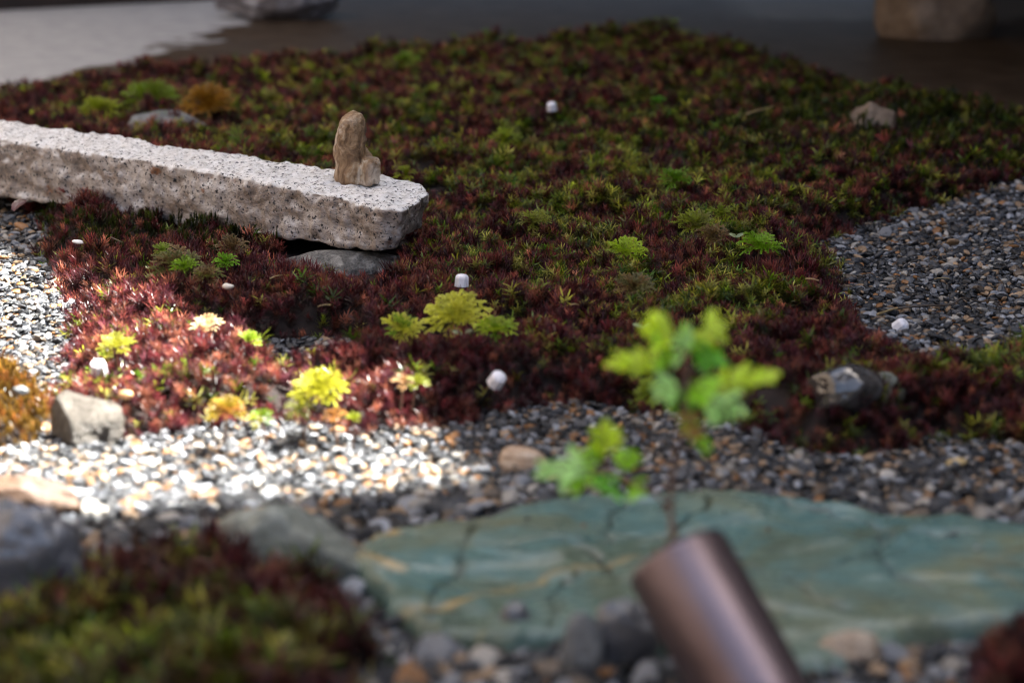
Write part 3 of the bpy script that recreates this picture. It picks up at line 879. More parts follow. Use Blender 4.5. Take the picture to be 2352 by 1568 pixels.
# ------------------------------------------------------------------ tree moss rosettes
def frond_mesh(seedv, n=11, droop=0.45):
    r = random.Random(seedv)
    v, f, age = [], [], []
    def blade(p, d, up_, L, w):
        s = d.cross(up_).normalized() * w
        i = len(v)
        m = p + d * L * 0.55 + up_ * L * 0.10
        e = p + d * L
        for q_ in (p - s * 0.5, p + s * 0.5, m + s, m - s, e + s * 0.45, e - s * 0.45):
            v.append(q_)
        age.extend([0.35, 0.35, 0.8, 0.8, 1, 1])
        f.extend([(i, i + 1, i + 2, i + 3), (i + 3, i + 2, i + 4, i + 5)])
    def brush(base, d0, L0, m, dr):
        prev = base
        for i in range(1, m + 1):
            t = i / m
            p = base + d0 * (L0 * t) + Vector((0.03 * math.sin(t * 5 + seedv), 0, L0 * (0.22 * math.sin(t * 1.9) - dr * t * t)))
            d = (p - prev).normalized()
            up_ = d.cross(Vector((0, 0, 1)).cross(d)).normalized()
            blade(prev, d, up_, (p - prev).length * 1.4, 0.028)
            sd = d.cross(up_).normalized()
            L = 0.105 * (1.0 - 0.35 * t)
            for a_ in (0.15, 1.05, 2.1, 3.0):
                dd = (d * r.uniform(0.7, 1.1) + (sd * math.cos(a_) + up_ * math.sin(a_)) * r.uniform(0.7, 1.0)).normalized()
                blade(p, dd, up_, L * r.uniform(0.75, 1.25), 0.020)
            prev = p
    brush(Vector((0, 0, 0)), Vector((0, 1, 0)), 1.0, n, droop * 0.5)
    for k_, (t0, sg, l_) in enumerate(((0.35, 1, 0.42), (0.45, -1, 0.42), (0.62, 1, 0.30), (0.68, -1, 0.28))):
        b_ = Vector((0, t0, 0.22 * math.sin(t0 * 1.9) - droop * 0.5 * t0 * t0))
        brush(b_, Vector((sg * 0.62, 0.78, 0.05)).normalized(), l_ * r.uniform(0.8, 1.15), 5, droop * 0.5)
    o = mesh_obj("frond", v, f, M["frond"], link=False)
    a = o.data.attributes.new("age", 'FLOAT', 'POINT'); a.data.foreach_set("value", age)
    return o.data
FRONDS = [frond_mesh(k, 13 + k % 3, 0.30 + 0.1 * k) for k in range(4)]
def stalk_mesh():
    bm = bmesh.new()
    tube_bm(bm, [(0, 0, -0.02), (0.0005, 0, -0.008), (0, 0, 0.0)], [0.0009, 0.0008, 0.0006], 5)
    me = bpy.data.meshes.new("stalk"); bm.to_mesh(me); bm.free(); me.materials.append(M["stem"])
    return me
STALK = stalk_mesh()
def rosette(x, y, wpx, c, label, seedv, n=15, tilt=0.36, z=0.034, arc=(0, 2 * math.pi), c2=None, flat=1.0, name="tree_moss", grp="tree moss rosettes in the carpet"):
    r = random.Random(seedv)
    p = at(x, y, z)
    root = empty(name, p)
    tag(root, label, "moss plant", grp)
    L = 0.98 * wpx / 2 / FOC * depth(y, z)
    root.rotation_mode = 'ZYX'
    root.rotation_euler = (tilt + r.uniform(-0.1, 0.1), r.uniform(-0.15, 0.15), r.uniform(0, 6))
    if arc != (0, 2 * math.pi): root.rotation_euler.z = 0.0
    s = bpy.data.objects.new("stalk", STALK); col.objects.link(s); s.parent = root
    n = int(n * 1.5)
    for k in range(n):
        lay = k % 3
        a = arc[0] + (arc[1] - arc[0]) * (k + r.uniform(-0.35, 0.35)) / n
        o = bpy.data.objects.new("frond", FRONDS[r.randrange(4)])
        col.objects.link(o); o.parent = root
        o.rotation_euler = (R([8, 32, 58][lay]) * flat + r.uniform(-0.2, 0.2), 0, a)
        l = L * [0.95, 0.8, 0.55][lay] * r.uniform(0.85, 1.1)
        o.scale = (l * 1.15, l, l)
        cc = c if (c2 is None or r.random() < 0.6) else c2
        g = r.uniform(1.0, 1.8) if y < 780 or x > 1000 else r.uniform(0.8, 1.4)
        o.color = (min(cc[0] * g, 0.8), min(cc[1] * g, 0.8), cc[2] * g, 1)
    return root
YEL, GRN, OLV, BRN, CRM, ORG = (0.44, 0.45, 0.05), (0.16, 0.27, 0.02), (0.14, 0.15, 0.03), (0.15, 0.10, 0.04), (0.58, 0.44, 0.26), (0.36, 0.17, 0.03)
RS = [
 (1048, 738, 172, YEL, "largest bright yellow-green moss rosette, middle of the row of three", 15, 18, {}),
 (924, 762, 112, YEL, "yellow-green moss rosette, leftmost of the row of three", 2, 14, dict(c2=GRN)),
 (1138, 764, 112, (0.26, 0.35, 0.02), "green moss rosette, rightmost of the row of three", 3, 13, dict(c2=GRN)),
 (735, 902, 152, (0.40, 0.40, 0.03), "brilliant yellow sunlit moss rosette near the front edge of the red moss", 4, 18, dict(z=0.034)),
 (690, 945, 90, OLV, "dull olive moss rosette just below left of the brilliant yellow one", 41, 10, dict(z=0.026)),
 (266, 800, 100, (0.38, 0.38, 0.04), "sunlit yellow moss rosette among the pink-red moss at the left", 5, 12, dict(z=0.034)),
 (568, 788, 72, (0.24, 0.36, 0.02), "small bright green fan of moss left of the dark gap with gravel", 6, 8, dict(arc=(-1.7, 1.2))),
 (478, 752, 86, CRM, "cream-coloured dried moss rosette at the edge of the sunlit moss", 7, 12, dict(c2=(0.5, 0.33, 0.18))),
 (405, 622, 150, (0.12, 0.12, 0.035), "large olive-brown moss rosette in front of the granite block", 8, 18, dict(c2=BRN)),
 (425, 618, 90, (0.17, 0.29, 0.015), "bright green moss rosette in the middle of the olive-brown one", 9, 10, dict(z=0.038)),
 (518, 606, 74, (0.15, 0.32, 0.015), "vivid green moss rosette right of the olive-brown one by the granite block", 10, 12, {}),
 (475, 640, 100, BRN, "brown moss rosette between olive and vivid green ones by the granite block", 101, 12, dict(c2=OLV)),
 (535, 576, 100, (0.16, 0.11, 0.05), "feathery brown dried moss rosette touching the granite block's shadow", 11, 12, dict(flat=1.5)),
 (372, 578, 60, (0.20, 0.28, 0.03), "small pale green moss rosette left above the olive-brown one", 12, 8, {}),
 (1437, 580, 112, (0.24, 0.34, 0.015), "bright green star-shaped moss rosette right of the middle", 13, 13, dict(flat=0.6)),
 (1745, 570, 122, (0.15, 0.29, 0.01), "bright green flat moss rosette near the right gravel", 14, 14, dict(flat=0.6)),
 (1598, 525, 120, (0.22, 0.26, 0.025), "yellow-olive moss rosette left of the tall green sprig", 16, 14, dict(c2=OLV)),
 (1655, 497, 74, (0.17, 0.22, 0.02), "tall green moss sprig right behind the yellow-olive rosette", 17, 9, dict(flat=1.8)),
 (1635, 548, 100, BRN, "brown withered moss rosette under the tall green sprig", 18, 12, {}),
 (1455, 665, 116, (0.14, 0.13, 0.05), "dull grey-olive moss rosette below the bright star-shaped one", 19, 15, dict(c2=BRN)),
 (1225, 512, 90, (0.20, 0.23, 0.025), "olive-green moss rosette right of the granite block's end", 20, 11, dict(c2=OLV)),
 (1552, 418, 100, (0.11, 0.22, 0.012), "deep green moss rosette over a dark hollow, right of the middle", 21, 12, {}),
 (1498, 908, 104, (0.22, 0.29, 0.02), "yellow-green moss rosette behind the seedling's stem, at the gravel edge", 22, 13, dict(z=0.03)),
 (955, 882, 66, (0.25, 0.28, 0.03), "small yellow-green moss sprig right of the brilliant yellow rosette", 23, 7, dict(flat=1.8, z=0.034)),
 (925, 880, 60, (0.42, 0.26, 0.12), "small tan moss sprig beside the yellow-green sprig at the sun's edge", 24, 7, dict(z=0.034)),
 (520, 945, 110, (0.28, 0.20, 0.02), "golden-yellow moss rosette at the sunlit front edge", 25, 14, dict(c2=ORG, z=0.028)),
 (600, 965, 66, (0.36, 0.34, 0.02), "small yellow moss rosette right of the golden one at the front edge", 26, 9, dict(c2=GRN, z=0.024)),
 (812, 965, 50, (0.28, 0.34, 0.02), "small green upright moss sprig at the front edge, right of the brilliant rosette", 27, 6, dict(flat=1.9, z=0.026)),
 (765, 960, 70, (0.50, 0.26, 0.08), "orange moss rosette under the brilliant yellow one", 28, 9, dict(z=0.022)),
 (933, 404, 70, (0.20, 0.24, 0.015), "green moss frond cluster peeping over the granite block's end by the standing stone", 29, 8, dict(flat=1.5)),
 (1162, 328, 90, (0.20, 0.26, 0.02), "tall yellow-green moss rosette in the middle of the far moss", 30, 11, dict(flat=1.5)),
 (932, 142, 80, (0.13, 0.22, 0.015), "blurred green moss rosette in the far moss near the concrete", 31, 10, {}),
 (1510, 236, 50, (0.08, 0.24, 0.012), "small vivid green moss tuft in the dim far moss", 32, 8, {}),
 (228, 262, 110, (0.20, 0.24, 0.012), "yellow-green moss cushion left of the bluish grey rock", 33, 20, dict(flat=1.3)),
 (345, 236, 140, (0.14, 0.21, 0.012), "green moss cushion behind the bluish grey rock", 34, 20, dict(flat=1.3)),
 (478, 248, 150, (0.24, 0.12, 0.012), "rusty orange moss cushion right of the bluish grey rock", 35, 22, dict(flat=1.2)),
]
for x, y, w, c, lab, sd, nf, kw in RS:
    rosette(x, y, w, c, lab, sd, nf, **kw)

# ------------------------------------------------------------------ small things
def cap_mesh():
    bm = bmesh.new()
    prof = [(0.0052, 0.0), (0.0049, 0.0060), (0.0044, 0.0073), (0.0030, 0.0083), (0.0012, 0.0087)]
    rings = []
    for r, z in prof:
        rings.append([bm.verts.new((r * math.cos(k * math.pi / 4 + 0.39), r * math.sin(k * math.pi / 4 + 0.39), z)) for k in range(8)])
    inner = [bm.verts.new((0.0043 * math.cos(k * math.pi / 4 + 0.39), 0.0043 * math.sin(k * math.pi / 4 + 0.39), 0.0)) for k in range(8)]
    deep = [bm.verts.new((0.0040 * math.cos(k * math.pi / 4 + 0.39), 0.0040 * math.sin(k * math.pi / 4 + 0.39), 0.0055)) for k in range(8)]
    def strip(a, b):
        for k in range(8): bm.faces.new((a[k], a[(k + 1) % 8], b[(k + 1) % 8], b[k]))
    for a, b in zip(rings, rings[1:]): strip(a, b)
    strip(inner, rings[0]); strip(deep, inner)
    bm.faces.new(rings[-1]); bm.faces.new(deep)
    bmesh.ops.recalc_face_normals(bm, faces=bm.faces[:])
    me = bpy.data.meshes.new("cap"); bm.to_mesh(me); bm.free(); me.materials.append(M["white"])
    return me
def pin_mesh():
    bm = bmesh.new()
    tube_bm(bm, [(0, 0, -0.025), (0, 0, -0.01), (0, 0, 0.0054)], [0.0007, 0.0012, 0.0012], 8)
    me = bpy.data.meshes.new("pin"); bm.to_mesh(me); bm.free(); me.materials.append(M["black"])
    return me
CAP, PIN = cap_mesh(), pin_mesh()
for x, y, z, rot, lab in [
    (1060, 658, 0.0295, (R(-6), R(3), 0.0), "upright white eight-sided cap in the red moss at the picture's middle"),
    (1268, 254, 0.035, (R(6), R(-8), 0.3), "white eight-sided cap in the far moss, farthest from the camera"),
    (1136, 880, 0.025, (R(42), R(8), 0.5), "tipped white eight-sided cap near the front edge of the red moss"),
    (2060, 756, 0.007, (R(30), R(38), 0.2), "tilted white eight-sided cap at the edge of the right gravel"),
    (228, 856, 0.025, (R(20), R(-10), 0.4), "overexposed white eight-sided cap in the sunlit pink-red moss")]:
    e = empty("marker_stake", at(x, y, z))
    tag(e, lab, "marker", "white plastic caps on pins in the moss")
    e.rotation_euler = rot
    for nme, me in (("cap", CAP), ("pin", PIN)):
        o = bpy.data.objects.new(nme, me); col.objects.link(o); o.parent = e

o = facet_rock("white_pebble", at(524, 664, 0.037), (0.0085, 0.006, 0.004), mat_plain("chalky_white", (0.75, 0.70, 0.62), 0.5), 71, 6, 3, rot=-0.4)
tag(o, "small white pebble on the dark red moss near the granite block", "pebble")
o = facet_rock("grey_pebble", at(48, 908, 0.027), (0.010, 0.008, 0.006), M["grey_rock"], 72, 7, 3)
tag(o, "bluish pebble lying on the orange moss at the left edge", "pebble")
o = facet_rock("brown_husk", at(290, 916, 0.033), (0.0085, 0.006, 0.005), M["husk"], 73, 5, 3)
tag(o, "small orange-brown husk on the sunlit moss behind the pale rock", "husk")
o = facet_rock("white_chip", at(180, 560, 0.03), (0.012, 0.005, 0.003), mat_plain("grey_white_chip", (0.55, 0.55, 0.58), 0.4), 74, 6, 3, rot=-0.6)
tag(o, "pale grey stone chip on the red moss left of the granite block's shadow", "stone chip")
o = facet_rock("tan_stone", at(2195, 1082, 0.0), (0.013, 0.010, 0.008), mat_plain("ochre_stone", (0.46, 0.33, 0.14), 0.45), 75, 7, 3)
tag(o, "yellowish stone in the gravel below the right-hand moss", "stone")

def wire(name, pts, rad, mat, label, cat):
    ps = [at(*p) for p in pts]
    o0 = ps[0].copy()
    sm = []
    for i in range(len(ps) - 1):
        a = ps[max(i - 1, 0)]; b = ps[i]; c = ps[i + 1]; d = ps[min(i + 2, len(ps) - 1)]
        for k in range(6):
            t = k / 6
            sm.append(0.5 * ((2 * b) + (c - a) * t + (2 * a - 5 * b + 4 * c - d) * t * t + (3 * b - a - 3 * c + d) * t ** 3) - o0)
    sm.append(ps[-1] - o0)
    bm = bmesh.new()
    tube_bm(bm, sm, [rad * (1 - 0.5 * i / len(sm)) for i in range(len(sm))], 6)
    o = bm_obj(name, bm, mat, loc=o0)
    tag(o, label, cat)
wire("thin_root", [(2060, 708, 0.008), (2120, 702, 0.009), (2180, 700, 0.008), (2212, 684, 0.012), (2250, 692, 0.008), (2282, 690, 0.012), (2300, 702, 0.008)], 0.0009, M["twig"], "thin dark wavy root lying on the right gravel", "root")
wire("straw_stick", [(2015, 722, 0.012), (2045, 712, 0.009), (2068, 706, 0.008)], 0.0009, M["pale_twig"], "short straw-coloured stick on the right gravel beside the moss", "stick")
wire("straw_stick", [(1715, 262, 0.040), (1745, 253, 0.041), (1778, 244, 0.040)], 0.0010, M["pale_twig"], "short straw-coloured stick lying on the dim far moss", "stick")
wire("red_twig", [(1845, 425, 0.036), (1870, 433, 0.036)], 0.0007, M["twig"], "tiny reddish twig on the moss left of the right gravel", "twig")
wire("dark_twig", [(255, 545, 0.036), (280, 556, 0.038)], 0.0006, M["twig"], "tiny dark twig on the red moss in front of the granite block", "twig")

# litter: needles and bits of straw lying about
rt_ = random.Random(12)
for x_, y_, lab_ in [(620, 640, 'thin dry needle on the moss just right of the flat support stone'), (1310, 700, 'thin dry needle on the red moss right of the row of three rosettes'),
                     (1850, 640, 'thin dry needle on red moss near the corner of the right gravel'), (760, 700, 'thin dry needle on the red moss above the gap with gravel'),
                     (1330, 350, 'thin dry needle on the green moss right of the standing stone'), (1660, 1075, 'thin dry needle on the gravel right of the seedling stem'),
                     (2180, 640, 'thin dry needle on the right gravel above the wavy root')]:
    z_ = 0.009 if (x_ > 1640 and y_ > 1000) or x_ > 2000 else 0.038
    dx_, dy_ = rt_.uniform(20, 38) * rt_.choice((-1, 1)), rt_.uniform(-12, 12)
    wire('dry_needle', [(x_, y_, z_), (x_ + dx_ * 0.5, y_ + dy_ * 0.5 - 2, z_ + 0.001), (x_ + dx_, y_ + dy_, z_)], 0.0005, M['pale_twig'], lab_, 'needle')
# fallen petal under the block at the left
pt = empty("fallen_petal", at(30, 484, 0.030))
tag(pt, "curled pinkish fallen petal under the left of the granite block", "petal")
pl = bpy.data.objects.new("blade", LEAFM[2].copy()); pl.data.materials.clear(); pl.data.materials.append(M["petal"])
col.objects.link(pl); pl.parent = pt
pl.rotation_euler = (R(50), R(20), R(-30)); pl.scale = (0.02, 0.014, 0.02)
# two-leaved sprouts
for x, y, lab, n in [(1476, 752, "tiny pale green two-leaved sprout on the red moss behind the seedling", 2), (1690, 545, "tiny pale green sprout left of the flat rosette by the right gravel", 3),
                     (1062, 768, "tiny pale leaflet in front of the largest rosette", 2)]:
    e = empty("sprout", at(x, y, 0.038)); tag(e, lab, "sprout", "tiny sprouts in the moss")
    for k in range(n):
        a = k * 2 * math.pi / n + 0.3
        add_leaf(Vector((0, 0, 0)), Vector((math.cos(a) * 0.006, math.sin(a) * 0.003, 0.003)), 0.003, (0.33, 0.42, 0.22), k, 0, e)

# ------------------------------------------------------------------ instancing of uncountable stuff
def scatter_group(name, protos):
    c = bpy.data.collections.new(name)
    for o in protos: c.objects.link(o)
    return c
def gn_tree(coll):
    ng = bpy.data.node_groups.new("scatter_" + coll.name, 'GeometryNodeTree')
    ng.interface.new_socket("Geometry", in_out='INPUT', socket_type='NodeSocketGeometry')
    ng.interface.new_socket("Geometry", in_out='OUTPUT', socket_type='NodeSocketGeometry')
    N, Lk = ng.nodes, ng.links
    gi, go = N.new("NodeGroupInput"), N.new("NodeGroupOutput")
    iop = N.new("GeometryNodeInstanceOnPoints")
    ci = N.new("GeometryNodeCollectionInfo")
    ci.inputs["Collection"].default_value = coll
    ci.inputs["Separate Children"].default_value = True
    ci.inputs["Reset Children"].default_value = True
    def named(nm, typ):
        a = N.new("GeometryNodeInputNamedAttribute"); a.data_type = typ; a.inputs["Name"].default_value = nm
        return a.outputs["Attribute"]
    e2r = N.new("FunctionNodeEulerToRotation")
    Lk.new(named("rot", 'FLOAT_VECTOR'), e2r.inputs[0])
    Lk.new(gi.outputs[0], iop.inputs["Points"])
    Lk.new(ci.outputs[0], iop.inputs["Instance"])
    iop.inputs["Pick Instance"].default_value = True
    Lk.new(named("kind_index", 'INT'), iop.inputs["Instance Index"])
    Lk.new(e2r.outputs[0], iop.inputs["Rotation"])
    Lk.new(named("scl", 'FLOAT_VECTOR'), iop.inputs["Scale"])
    Lk.new(iop.outputs[0], go.inputs[0])
    return ng
def scatter(name, pts, rot, scl, idx, colr, tree, mat):
    me = bpy.data.meshes.new(name)
    me.vertices.add(len(pts))
    me.vertices.foreach_set("co", np.asarray(pts, np.float32).ravel())
    for nm, typ, fld, arr in (("rot", 'FLOAT_VECTOR', "vector", rot), ("scl", 'FLOAT_VECTOR', "vector", scl), ("kind_index", 'INT', "value", idx)):
        a = me.attributes.new(nm, typ, 'POINT'); a.data.foreach_set(fld, np.ascontiguousarray(arr).ravel())
    a = me.attributes.new("col", 'FLOAT_COLOR', 'POINT')
    a.data.foreach_set("color", np.column_stack([colr, np.ones(len(colr))]).astype(np.float32).ravel())
    me.materials.append(mat)
    o = bpy.data.objects.new(name, me); col.objects.link(o)
    m = o.modifiers.new("scatter", 'NODES'); m.node_group = tree
    return o

# ---- gravel
def pebble_mesh(k):
    r = random.Random(100 + k)
    bm = bmesh.new()
    bmesh.ops.create_icosphere(bm, subdivisions=2, radius=1.0)
    planes = [(Vector((r.gauss(0, 1), r.gauss(0, 1), r.gauss(0, 0.6))).normalized(), r.uniform(0.6, 0.9)) for _ in range(9)]
    fl = r.uniform(0.28, 0.5); el = r.uniform(0.5, 0.85)
    for v in bm.verts:
        d = v.co.normalized(); rad = 1.0
        for n_, dist in planes:
            q_ = d.dot(n_)
            if q_ > 0.1: rad = min(rad, dist / q_)
        rad *= 1 + 0.06 * noise.noise(d * 2 + Vector((k, 0, 0)))
        v.co = Vector((d.x * rad, d.y * rad * el, d.z * rad * fl))
    me = bpy.data.meshes.new("stone"); bm.to_mesh(me); bm.free()
    me.polygons.foreach_set("use_smooth", [k % 2 == 0] * len(me.polygons))
    me.materials.append(M["pebble"])
    return me
PEB = [pebble_mesh(k) for k in range(10)]
peb_protos = []
for k, me in enumerate(PEB):
    m2 = me.copy(); m2.materials.clear(); m2.materials.append(M["pebble_i"])
    peb_protos.append(bpy.data.objects.new("gravel_chip_%02d" % k, m2))
pcoll = scatter_group("gravel_chips", peb_protos)

PAL = 0.92 * np.array([(0.014, 0.016, 0.020), (0.036, 0.040, 0.048), (0.095, 0.10, 0.112), (0.27, 0.285, 0.315), (0.30, 0.20, 0.12), (0.28, 0.13, 0.045), (0.36, 0.335, 0.30), (0.13, 0.10, 0.075)])
PW = np.array([0.28, 0.20, 0.14, 0.14, 0.09, 0.045, 0.08, 0.045]); PW /= PW.sum()
def jitter_grid(x0, x1, y0, y1, s):
    X, Y = np.meshgrid(np.arange(x0, x1, s), np.arange(y0, y1, s))
    Q = np.stack([X.ravel(), Y.ravel()], 1)
    return Q + rng.uniform(-0.5, 0.5, Q.shape) * s
gsd_in = lambda Q: sdist(Q, green_poly)
allP, allz, alls = [], [], []
for layer in range(3):
    Q = np.vstack([jitter_grid(-0.75, 0.95, 1.62, 2.75, 0.0056), jitter_grid(-0.5, 0.5, 1.22, 1.62, 0.0049), jitter_grid(-0.42, 0.42, 0.84, 1.22, 0.0092)])
    size = np.where(Q[:, 1] > 1.62, np.where(Q[:, 0] < 0, 0.0035, 0.0037), np.where(Q[:, 1] > 1.22, 0.0034, 0.0060)) * np.exp(rng.normal(0, 0.28, len(Q)))
    sx, sy = survey(Q[:, 0], Q[:, 1], np.zeros(len(Q)))
    keep = (sx > -140) & (sx < 2500) & (sy < 1640)
    keep &= sdist(Q, moss_main) < 0.006
    keep &= ~inside(Q, conc_pts)
    keep |= sdist(Q, moss_hole) > -0.004
    keep &= gsd_in(Q) < -0.001
    keep &= sdist(Q, moss_fore) < 0.012
    keep &= sdist(Q, moss_orange) < 0.006
    Q, size = Q[keep], size[keep]
    allP.append(Q); alls.append(size); allz.append(0.0005 + layer * 0.0022 + rng.uniform(-0.0008, 0.0016, len(Q)))
Q = np.vstack(allP); size = np.concatenate(alls); z = np.concatenate(allz)
z += 0.004 * nz(Q, 14, 5.0)
# stray chips lying on the slab
ns = 26
Qs = np.column_stack([rng.uniform(-0.06, 0.27, ns), rng.uniform(1.02, 1.28, ns)])
Qs = Qs[gsd_in(Qs) > 0.006]
Q = np.vstack([Q, Qs]); size = np.concatenate([size, rng.uniform(0.0012, 0.0026, len(Qs))]); z = np.concatenate([z, np.full(len(Qs), 0.0165)])
# stray larger stones in front
nbig = 40
Qb = np.column_stack([rng.uniform(-0.12, 0.34, nbig), rng.uniform(0.86, 1.04, nbig)])
kb = (gsd_in(Qb) < -0.004) & (sdist(Qb, moss_fore) < 0.0)
Q = np.vstack([Q, Qb[kb]]); size = np.concatenate([size, rng.uniform(0.009, 0.014, kb.sum())]); z = np.concatenate([z, np.full(kb.sum(), 0.005)])
N_ = len(Q)
kidx = rng.integers(0, len(PEB), N_)
rot = np.column_stack([rng.normal(0, 0.35, N_), rng.normal(0, 0.35, N_), rng.uniform(0, 6.28, N_)])
cc = PAL[rng.choice(len(PAL), N_, p=PW)] * np.exp(rng.normal(0, 0.22, (N_, 1)))
scl = size[:, None] * rng.uniform(0.85, 1.15, (N_, 3))
# the stones that show largest become single objects
sx, sy = survey(Q[:, 0], Q[:, 1], z)
vis = (sx > 5) & (sx < 2347) & (sy > 0) & (sy < 1563)
wx = np.abs(sx - 1640 - (sy - 1300) * 0.55) < 150       # hidden by the pipe
vis &= ~(wx & (sy > 1260))
vis &= z > np.quantile(z, 0.45)
score = np.where(vis, size / Q[:, 1], 0)
big = np.argsort(-score)[:300]
bed = empty("gravel_bed", (0, 1.5, 0))
tag(bed, "bed of wet grey, tan and white gravel round the moss and the blue-green slab", kind="structure")
for i in big:
    o = bpy.data.objects.new("stone", PEB[kidx[i]])
    o.location = (Q[i, 0], Q[i, 1] - 1.5, z[i]); o.rotation_euler = tuple(rot[i]); o.scale = tuple(scl[i])
    o.color = (*np.clip(cc[i], 0, 1), 1)
    col.objects.link(o); o.parent = bed
rest = np.ones(N_, bool); rest[big] = False
g = scatter("gravel", np.column_stack([Q[rest, 0], Q[rest, 1] - 1.5, z[rest]]), rot[rest], scl[rest], kidx[rest], np.clip(cc[rest], 0, 1), gn_tree(pcoll), M["pebble_i"])
g.parent = bed
tag(g, "small wet gravel stones", kind="stuff")

# ---- moss
def sprig_mesh(k, n=44, h=0.0112, spread=1.25, leafL=0.0062, w=0.00028, star=False):
    r = random.Random(300 + k)
    v, f, age = [], [], []
    lean = Vector((r.uniform(-0.2, 0.2), r.uniform(-0.2, 0.2), 1)).normalized()
    for i in range(n):
        t = (i + 0.5) / n
        t = 0.25 + 0.75 * t ** 0.7
        p = lean * (h * t) + Vector((r.gauss(0, 1), r.gauss(0, 1), 0)) * 0.0009
        a = i * 2.39996 + r.uniform(-0.3, 0.3)
        el = (R(18) + R(55) * t ** 2.0 + r.uniform(-0.2, 0.2)) if not star else (R(5) + R(35) * t ** 3 + r.uniform(-0.15, 0.15))
        el = el / spread if el / spread < 1.5 else 1.5
        out = Vector((math.cos(a), math.sin(a), 0))
        d = out * math.cos(el) + Vector((0, 0, 1)) * math.sin(el)
        L = leafL * r.uniform(0.75, 1.2)
        curl = r.uniform(-0.25, 0.45)
        side = Vector((-out.y, out.x, 0))
        m = p + d * L * 0.5
        e = p + d * L + (out * 0.5 - Vector((0, 0, 0.8))) * L * curl * 0.45
        b = len(v)
        v += [p - side * w * 0.8, p + side * w * 0.8, m + side * w, m - side * w, e]
        f += [(b, b + 1, b + 2, b + 3), (b + 3, b + 2, b + 4)]
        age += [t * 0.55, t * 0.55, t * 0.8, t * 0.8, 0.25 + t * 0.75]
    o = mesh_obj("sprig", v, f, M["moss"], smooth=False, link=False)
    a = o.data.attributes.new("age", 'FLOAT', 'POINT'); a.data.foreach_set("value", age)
    return o.data
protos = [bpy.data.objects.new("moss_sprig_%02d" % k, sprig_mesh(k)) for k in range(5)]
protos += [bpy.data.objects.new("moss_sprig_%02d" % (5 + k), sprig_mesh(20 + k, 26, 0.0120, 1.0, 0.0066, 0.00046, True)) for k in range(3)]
protos += [bpy.data.objects.new("moss_sprig_%02d" % (8 + k), sprig_mesh(40 + k, 22, 0.0125, 0.75, 0.0060, 0.0004)) for k in range(2)]
mtree = gn_tree(scatter_group("moss_sprigs", protos))

RED = np.array([(0.145, 0.025, 0.031), (0.22, 0.052, 0.044), (0.062, 0.012, 0.019), (0.33, 0.115, 0.070), (0.125, 0.036, 0.048)])
GRE = np.array([(0.24, 0.30, 0.020), (0.15, 0.23, 0.012), (0.32, 0.32, 0.034), (0.08, 0.17, 0.010), (0.40, 0.38, 0.07)])
OLI = np.array([(0.060, 0.085, 0.012), (0.085, 0.11, 0.014), (0.04, 0.058, 0.010)])
def blob(sx, sy, x, y, rx, ry):
    return np.exp(-(((sx - x) / rx) ** 2 + ((sy - y) / ry) ** 2))
def moss_points(polyw, x0, x1, y0, y1, s, edge=0.0):
    Q = jitter_grid(x0, x1, y0, y1, s)
    sx, sy = survey(Q[:, 0], Q[:, 1], np.full(len(Q), 0.025))
    Q = Q[(sx > -150) & (sx < 2500) & (sy < 1660)]
    d = sdist(Q, polyw)
    jag = 0.008 * nz(Q, 55, 2.2)
    bare = nz(Q, 27, 9.3) + 0.5 * nz(Q, 70, 1.9)
    return Q[(d + jag > edge) & (bare > -0.70 + 0.25 * rng.random(len(Q)))]
def build_moss(name, Q, colfun, label, scale=1.0, tilt=0.3):
    zz = mound(Q) - 0.002
    n_ = len(Q)
    sx, sy = survey(Q[:, 0], Q[:, 1], zz + 0.01)
    scale = scale * np.where(Q[:, 1] > 2.1, 1.2, 1.0)
    colr, idx_ = colfun(Q, sx, sy)
    cl = 0.62 + 0.75 * np.clip(0.5 + 0.75 * nz(Q, 38, 7.7), 0, 1)
    s = scale * cl * rng.uniform(0.75, 1.2, n_)
    rt = np.column_stack([rng.normal(0, tilt, n_), rng.normal(0, tilt, n_), rng.uniform(0, 6.28, n_)])
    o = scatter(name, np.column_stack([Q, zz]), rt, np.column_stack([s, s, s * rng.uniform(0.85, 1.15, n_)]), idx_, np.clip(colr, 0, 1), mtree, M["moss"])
    return tag(o, label, "moss", kind="stuff")
def pick(pal, n_): return pal[rng.integers(0, len(pal), n_)] * np.exp(rng.normal(-0.1, 0.45, (n_, 1)))
def main_cols(Q, sx, sy):
    n_ = len(Q)
    g = np.full(n_, 0.07)
    g += 0.26 * smooth01((560 - sy) / 200) * smooth01((sx - 350) / 500)
    g += 0.38 * blob(sx, sy, 1500, 590, 380, 150) + 0.30 * blob(sx, sy, 1640, 680, 190, 70) + 0.25 * blob(sx, sy, 1250, 400, 300, 120)
    g += 0.70 * blob(sx, sy, 2280, 800, 140, 60) + 0.25 * blob(sx, sy, 2080, 960, 220, 80)
    g += 0.25 * blob(sx, sy, 640, 300, 300, 70) + 0.2 * blob(sx, sy, 300, 240, 200, 60)
    cl = nz(Q, 42, 1.3) + 0.7 * nz(Q, 95, 4.4)
    pr = np.clip(g + (1.15 * cl) * np.clip(g * 2.4, 0.1, 1), 0.015, 0.93)
    isg = rng.random(n_) < pr
    c = np.where(isg[:, None], pick(GRE, n_), pick(RED, n_))
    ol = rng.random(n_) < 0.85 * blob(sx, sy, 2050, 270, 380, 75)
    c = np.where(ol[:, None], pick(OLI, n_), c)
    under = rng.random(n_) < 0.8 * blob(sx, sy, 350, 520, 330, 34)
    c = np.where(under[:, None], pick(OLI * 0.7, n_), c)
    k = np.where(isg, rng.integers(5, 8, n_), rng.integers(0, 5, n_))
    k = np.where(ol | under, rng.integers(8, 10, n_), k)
    return c, k
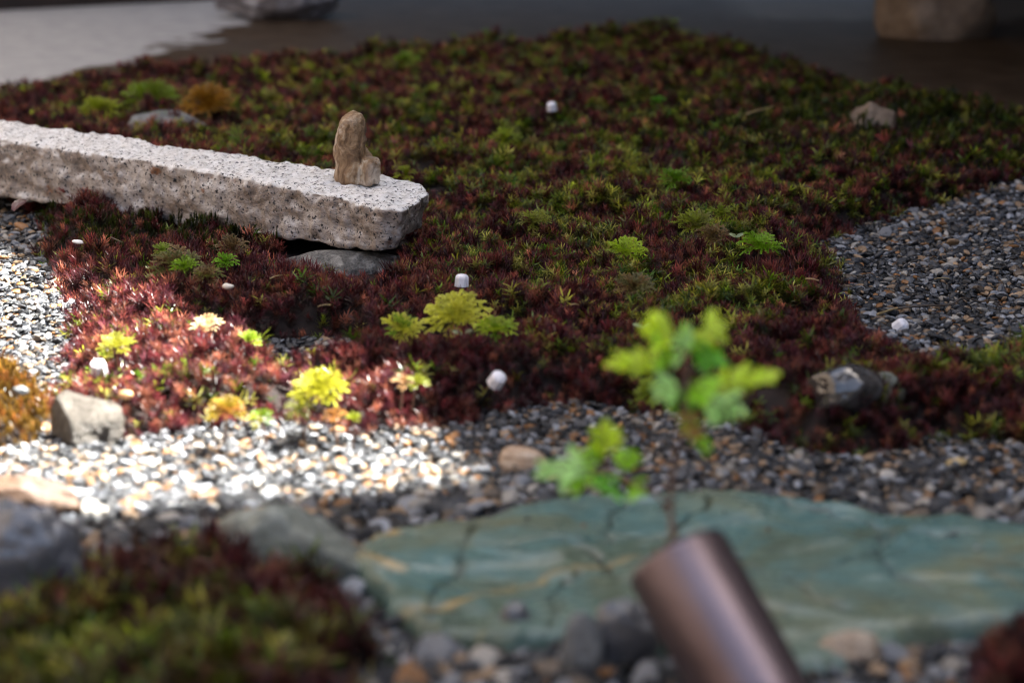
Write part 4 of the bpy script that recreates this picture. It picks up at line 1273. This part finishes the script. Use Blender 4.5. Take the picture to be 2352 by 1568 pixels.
Qn = np.vstack([moss_points(moss_main, -0.6, 0.8, 1.2, 2.1, 0.0049), moss_points(moss_main, -0.85, 1.1, 2.1, 3.75, 0.0068)])
Qn = Qn[(sdist(Qn, moss_hole) < 0.0) & ~inside(Qn, support_clear)]
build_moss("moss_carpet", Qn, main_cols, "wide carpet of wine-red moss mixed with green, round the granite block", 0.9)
def orange_cols(Q, sx, sy):
    n_ = len(Q)
    pal = np.array([(0.26, 0.10, 0.024), (0.24, 0.13, 0.024), (0.30, 0.17, 0.03)])
    return pick(pal, n_), rng.integers(8, 10, n_)
build_moss("orange_moss", moss_points(moss_orange, -0.4, -0.2, 1.25, 1.62, 0.0042), orange_cols, "orange-gold moss patch at the left edge beside the pale angular rock", 0.8, 0.2)
def fore_cols(Q, sx, sy):
    n_ = len(Q)
    pr = np.clip(smooth01((sy - 1370) / 90) * smooth01((760 - sx) / 150) * 0.66 + 0.14 + 0.5 * nz(Q, 30, 6.1), 0.03, 0.9)
    isg = rng.random(n_) < pr
    c = np.where(isg[:, None], pick(np.vstack([GRE * 0.75, [(0.16, 0.13, 0.035), (0.13, 0.14, 0.03)]]), n_), pick(np.vstack([RED * 0.7, [(0.11, 0.055, 0.028), (0.09, 0.05, 0.03)]]), n_))
    return c, np.where(isg, rng.integers(5, 8, n_), rng.integers(0, 10, n_))
build_moss("front_moss", moss_points(moss_fore, -0.3, -0.03, 0.80, 1.25, 0.0056), fore_cols, "blurred green and red moss filling the near left corner", 1.35, 0.25)
def corner_cols(Q, sx, sy):
    return pick(RED * 0.8, len(Q)), rng.integers(0, 5, len(Q))
build_moss("corner_moss", moss_points(moss_corner, 0.18, 0.3, 0.9, 1.05, 0.0045), corner_cols, "small reddish moss tuft in the near right corner", 1.1, 0.25)
# tuft of moss on the pipe's plug
Qp = rng.normal(0, 0.004, (40, 2)); Qp = Qp[np.hypot(*Qp.T) < 0.012]
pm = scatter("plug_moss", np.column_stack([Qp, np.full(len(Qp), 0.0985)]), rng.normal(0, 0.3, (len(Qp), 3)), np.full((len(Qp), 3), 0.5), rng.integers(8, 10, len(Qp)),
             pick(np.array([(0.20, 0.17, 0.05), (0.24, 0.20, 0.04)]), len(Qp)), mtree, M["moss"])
pm.parent = pipe; pm.rotation_mode = 'QUATERNION'; pm.rotation_quaternion = q
tag(pm, "olive moss on the soil at the pipe's top", kind="stuff")
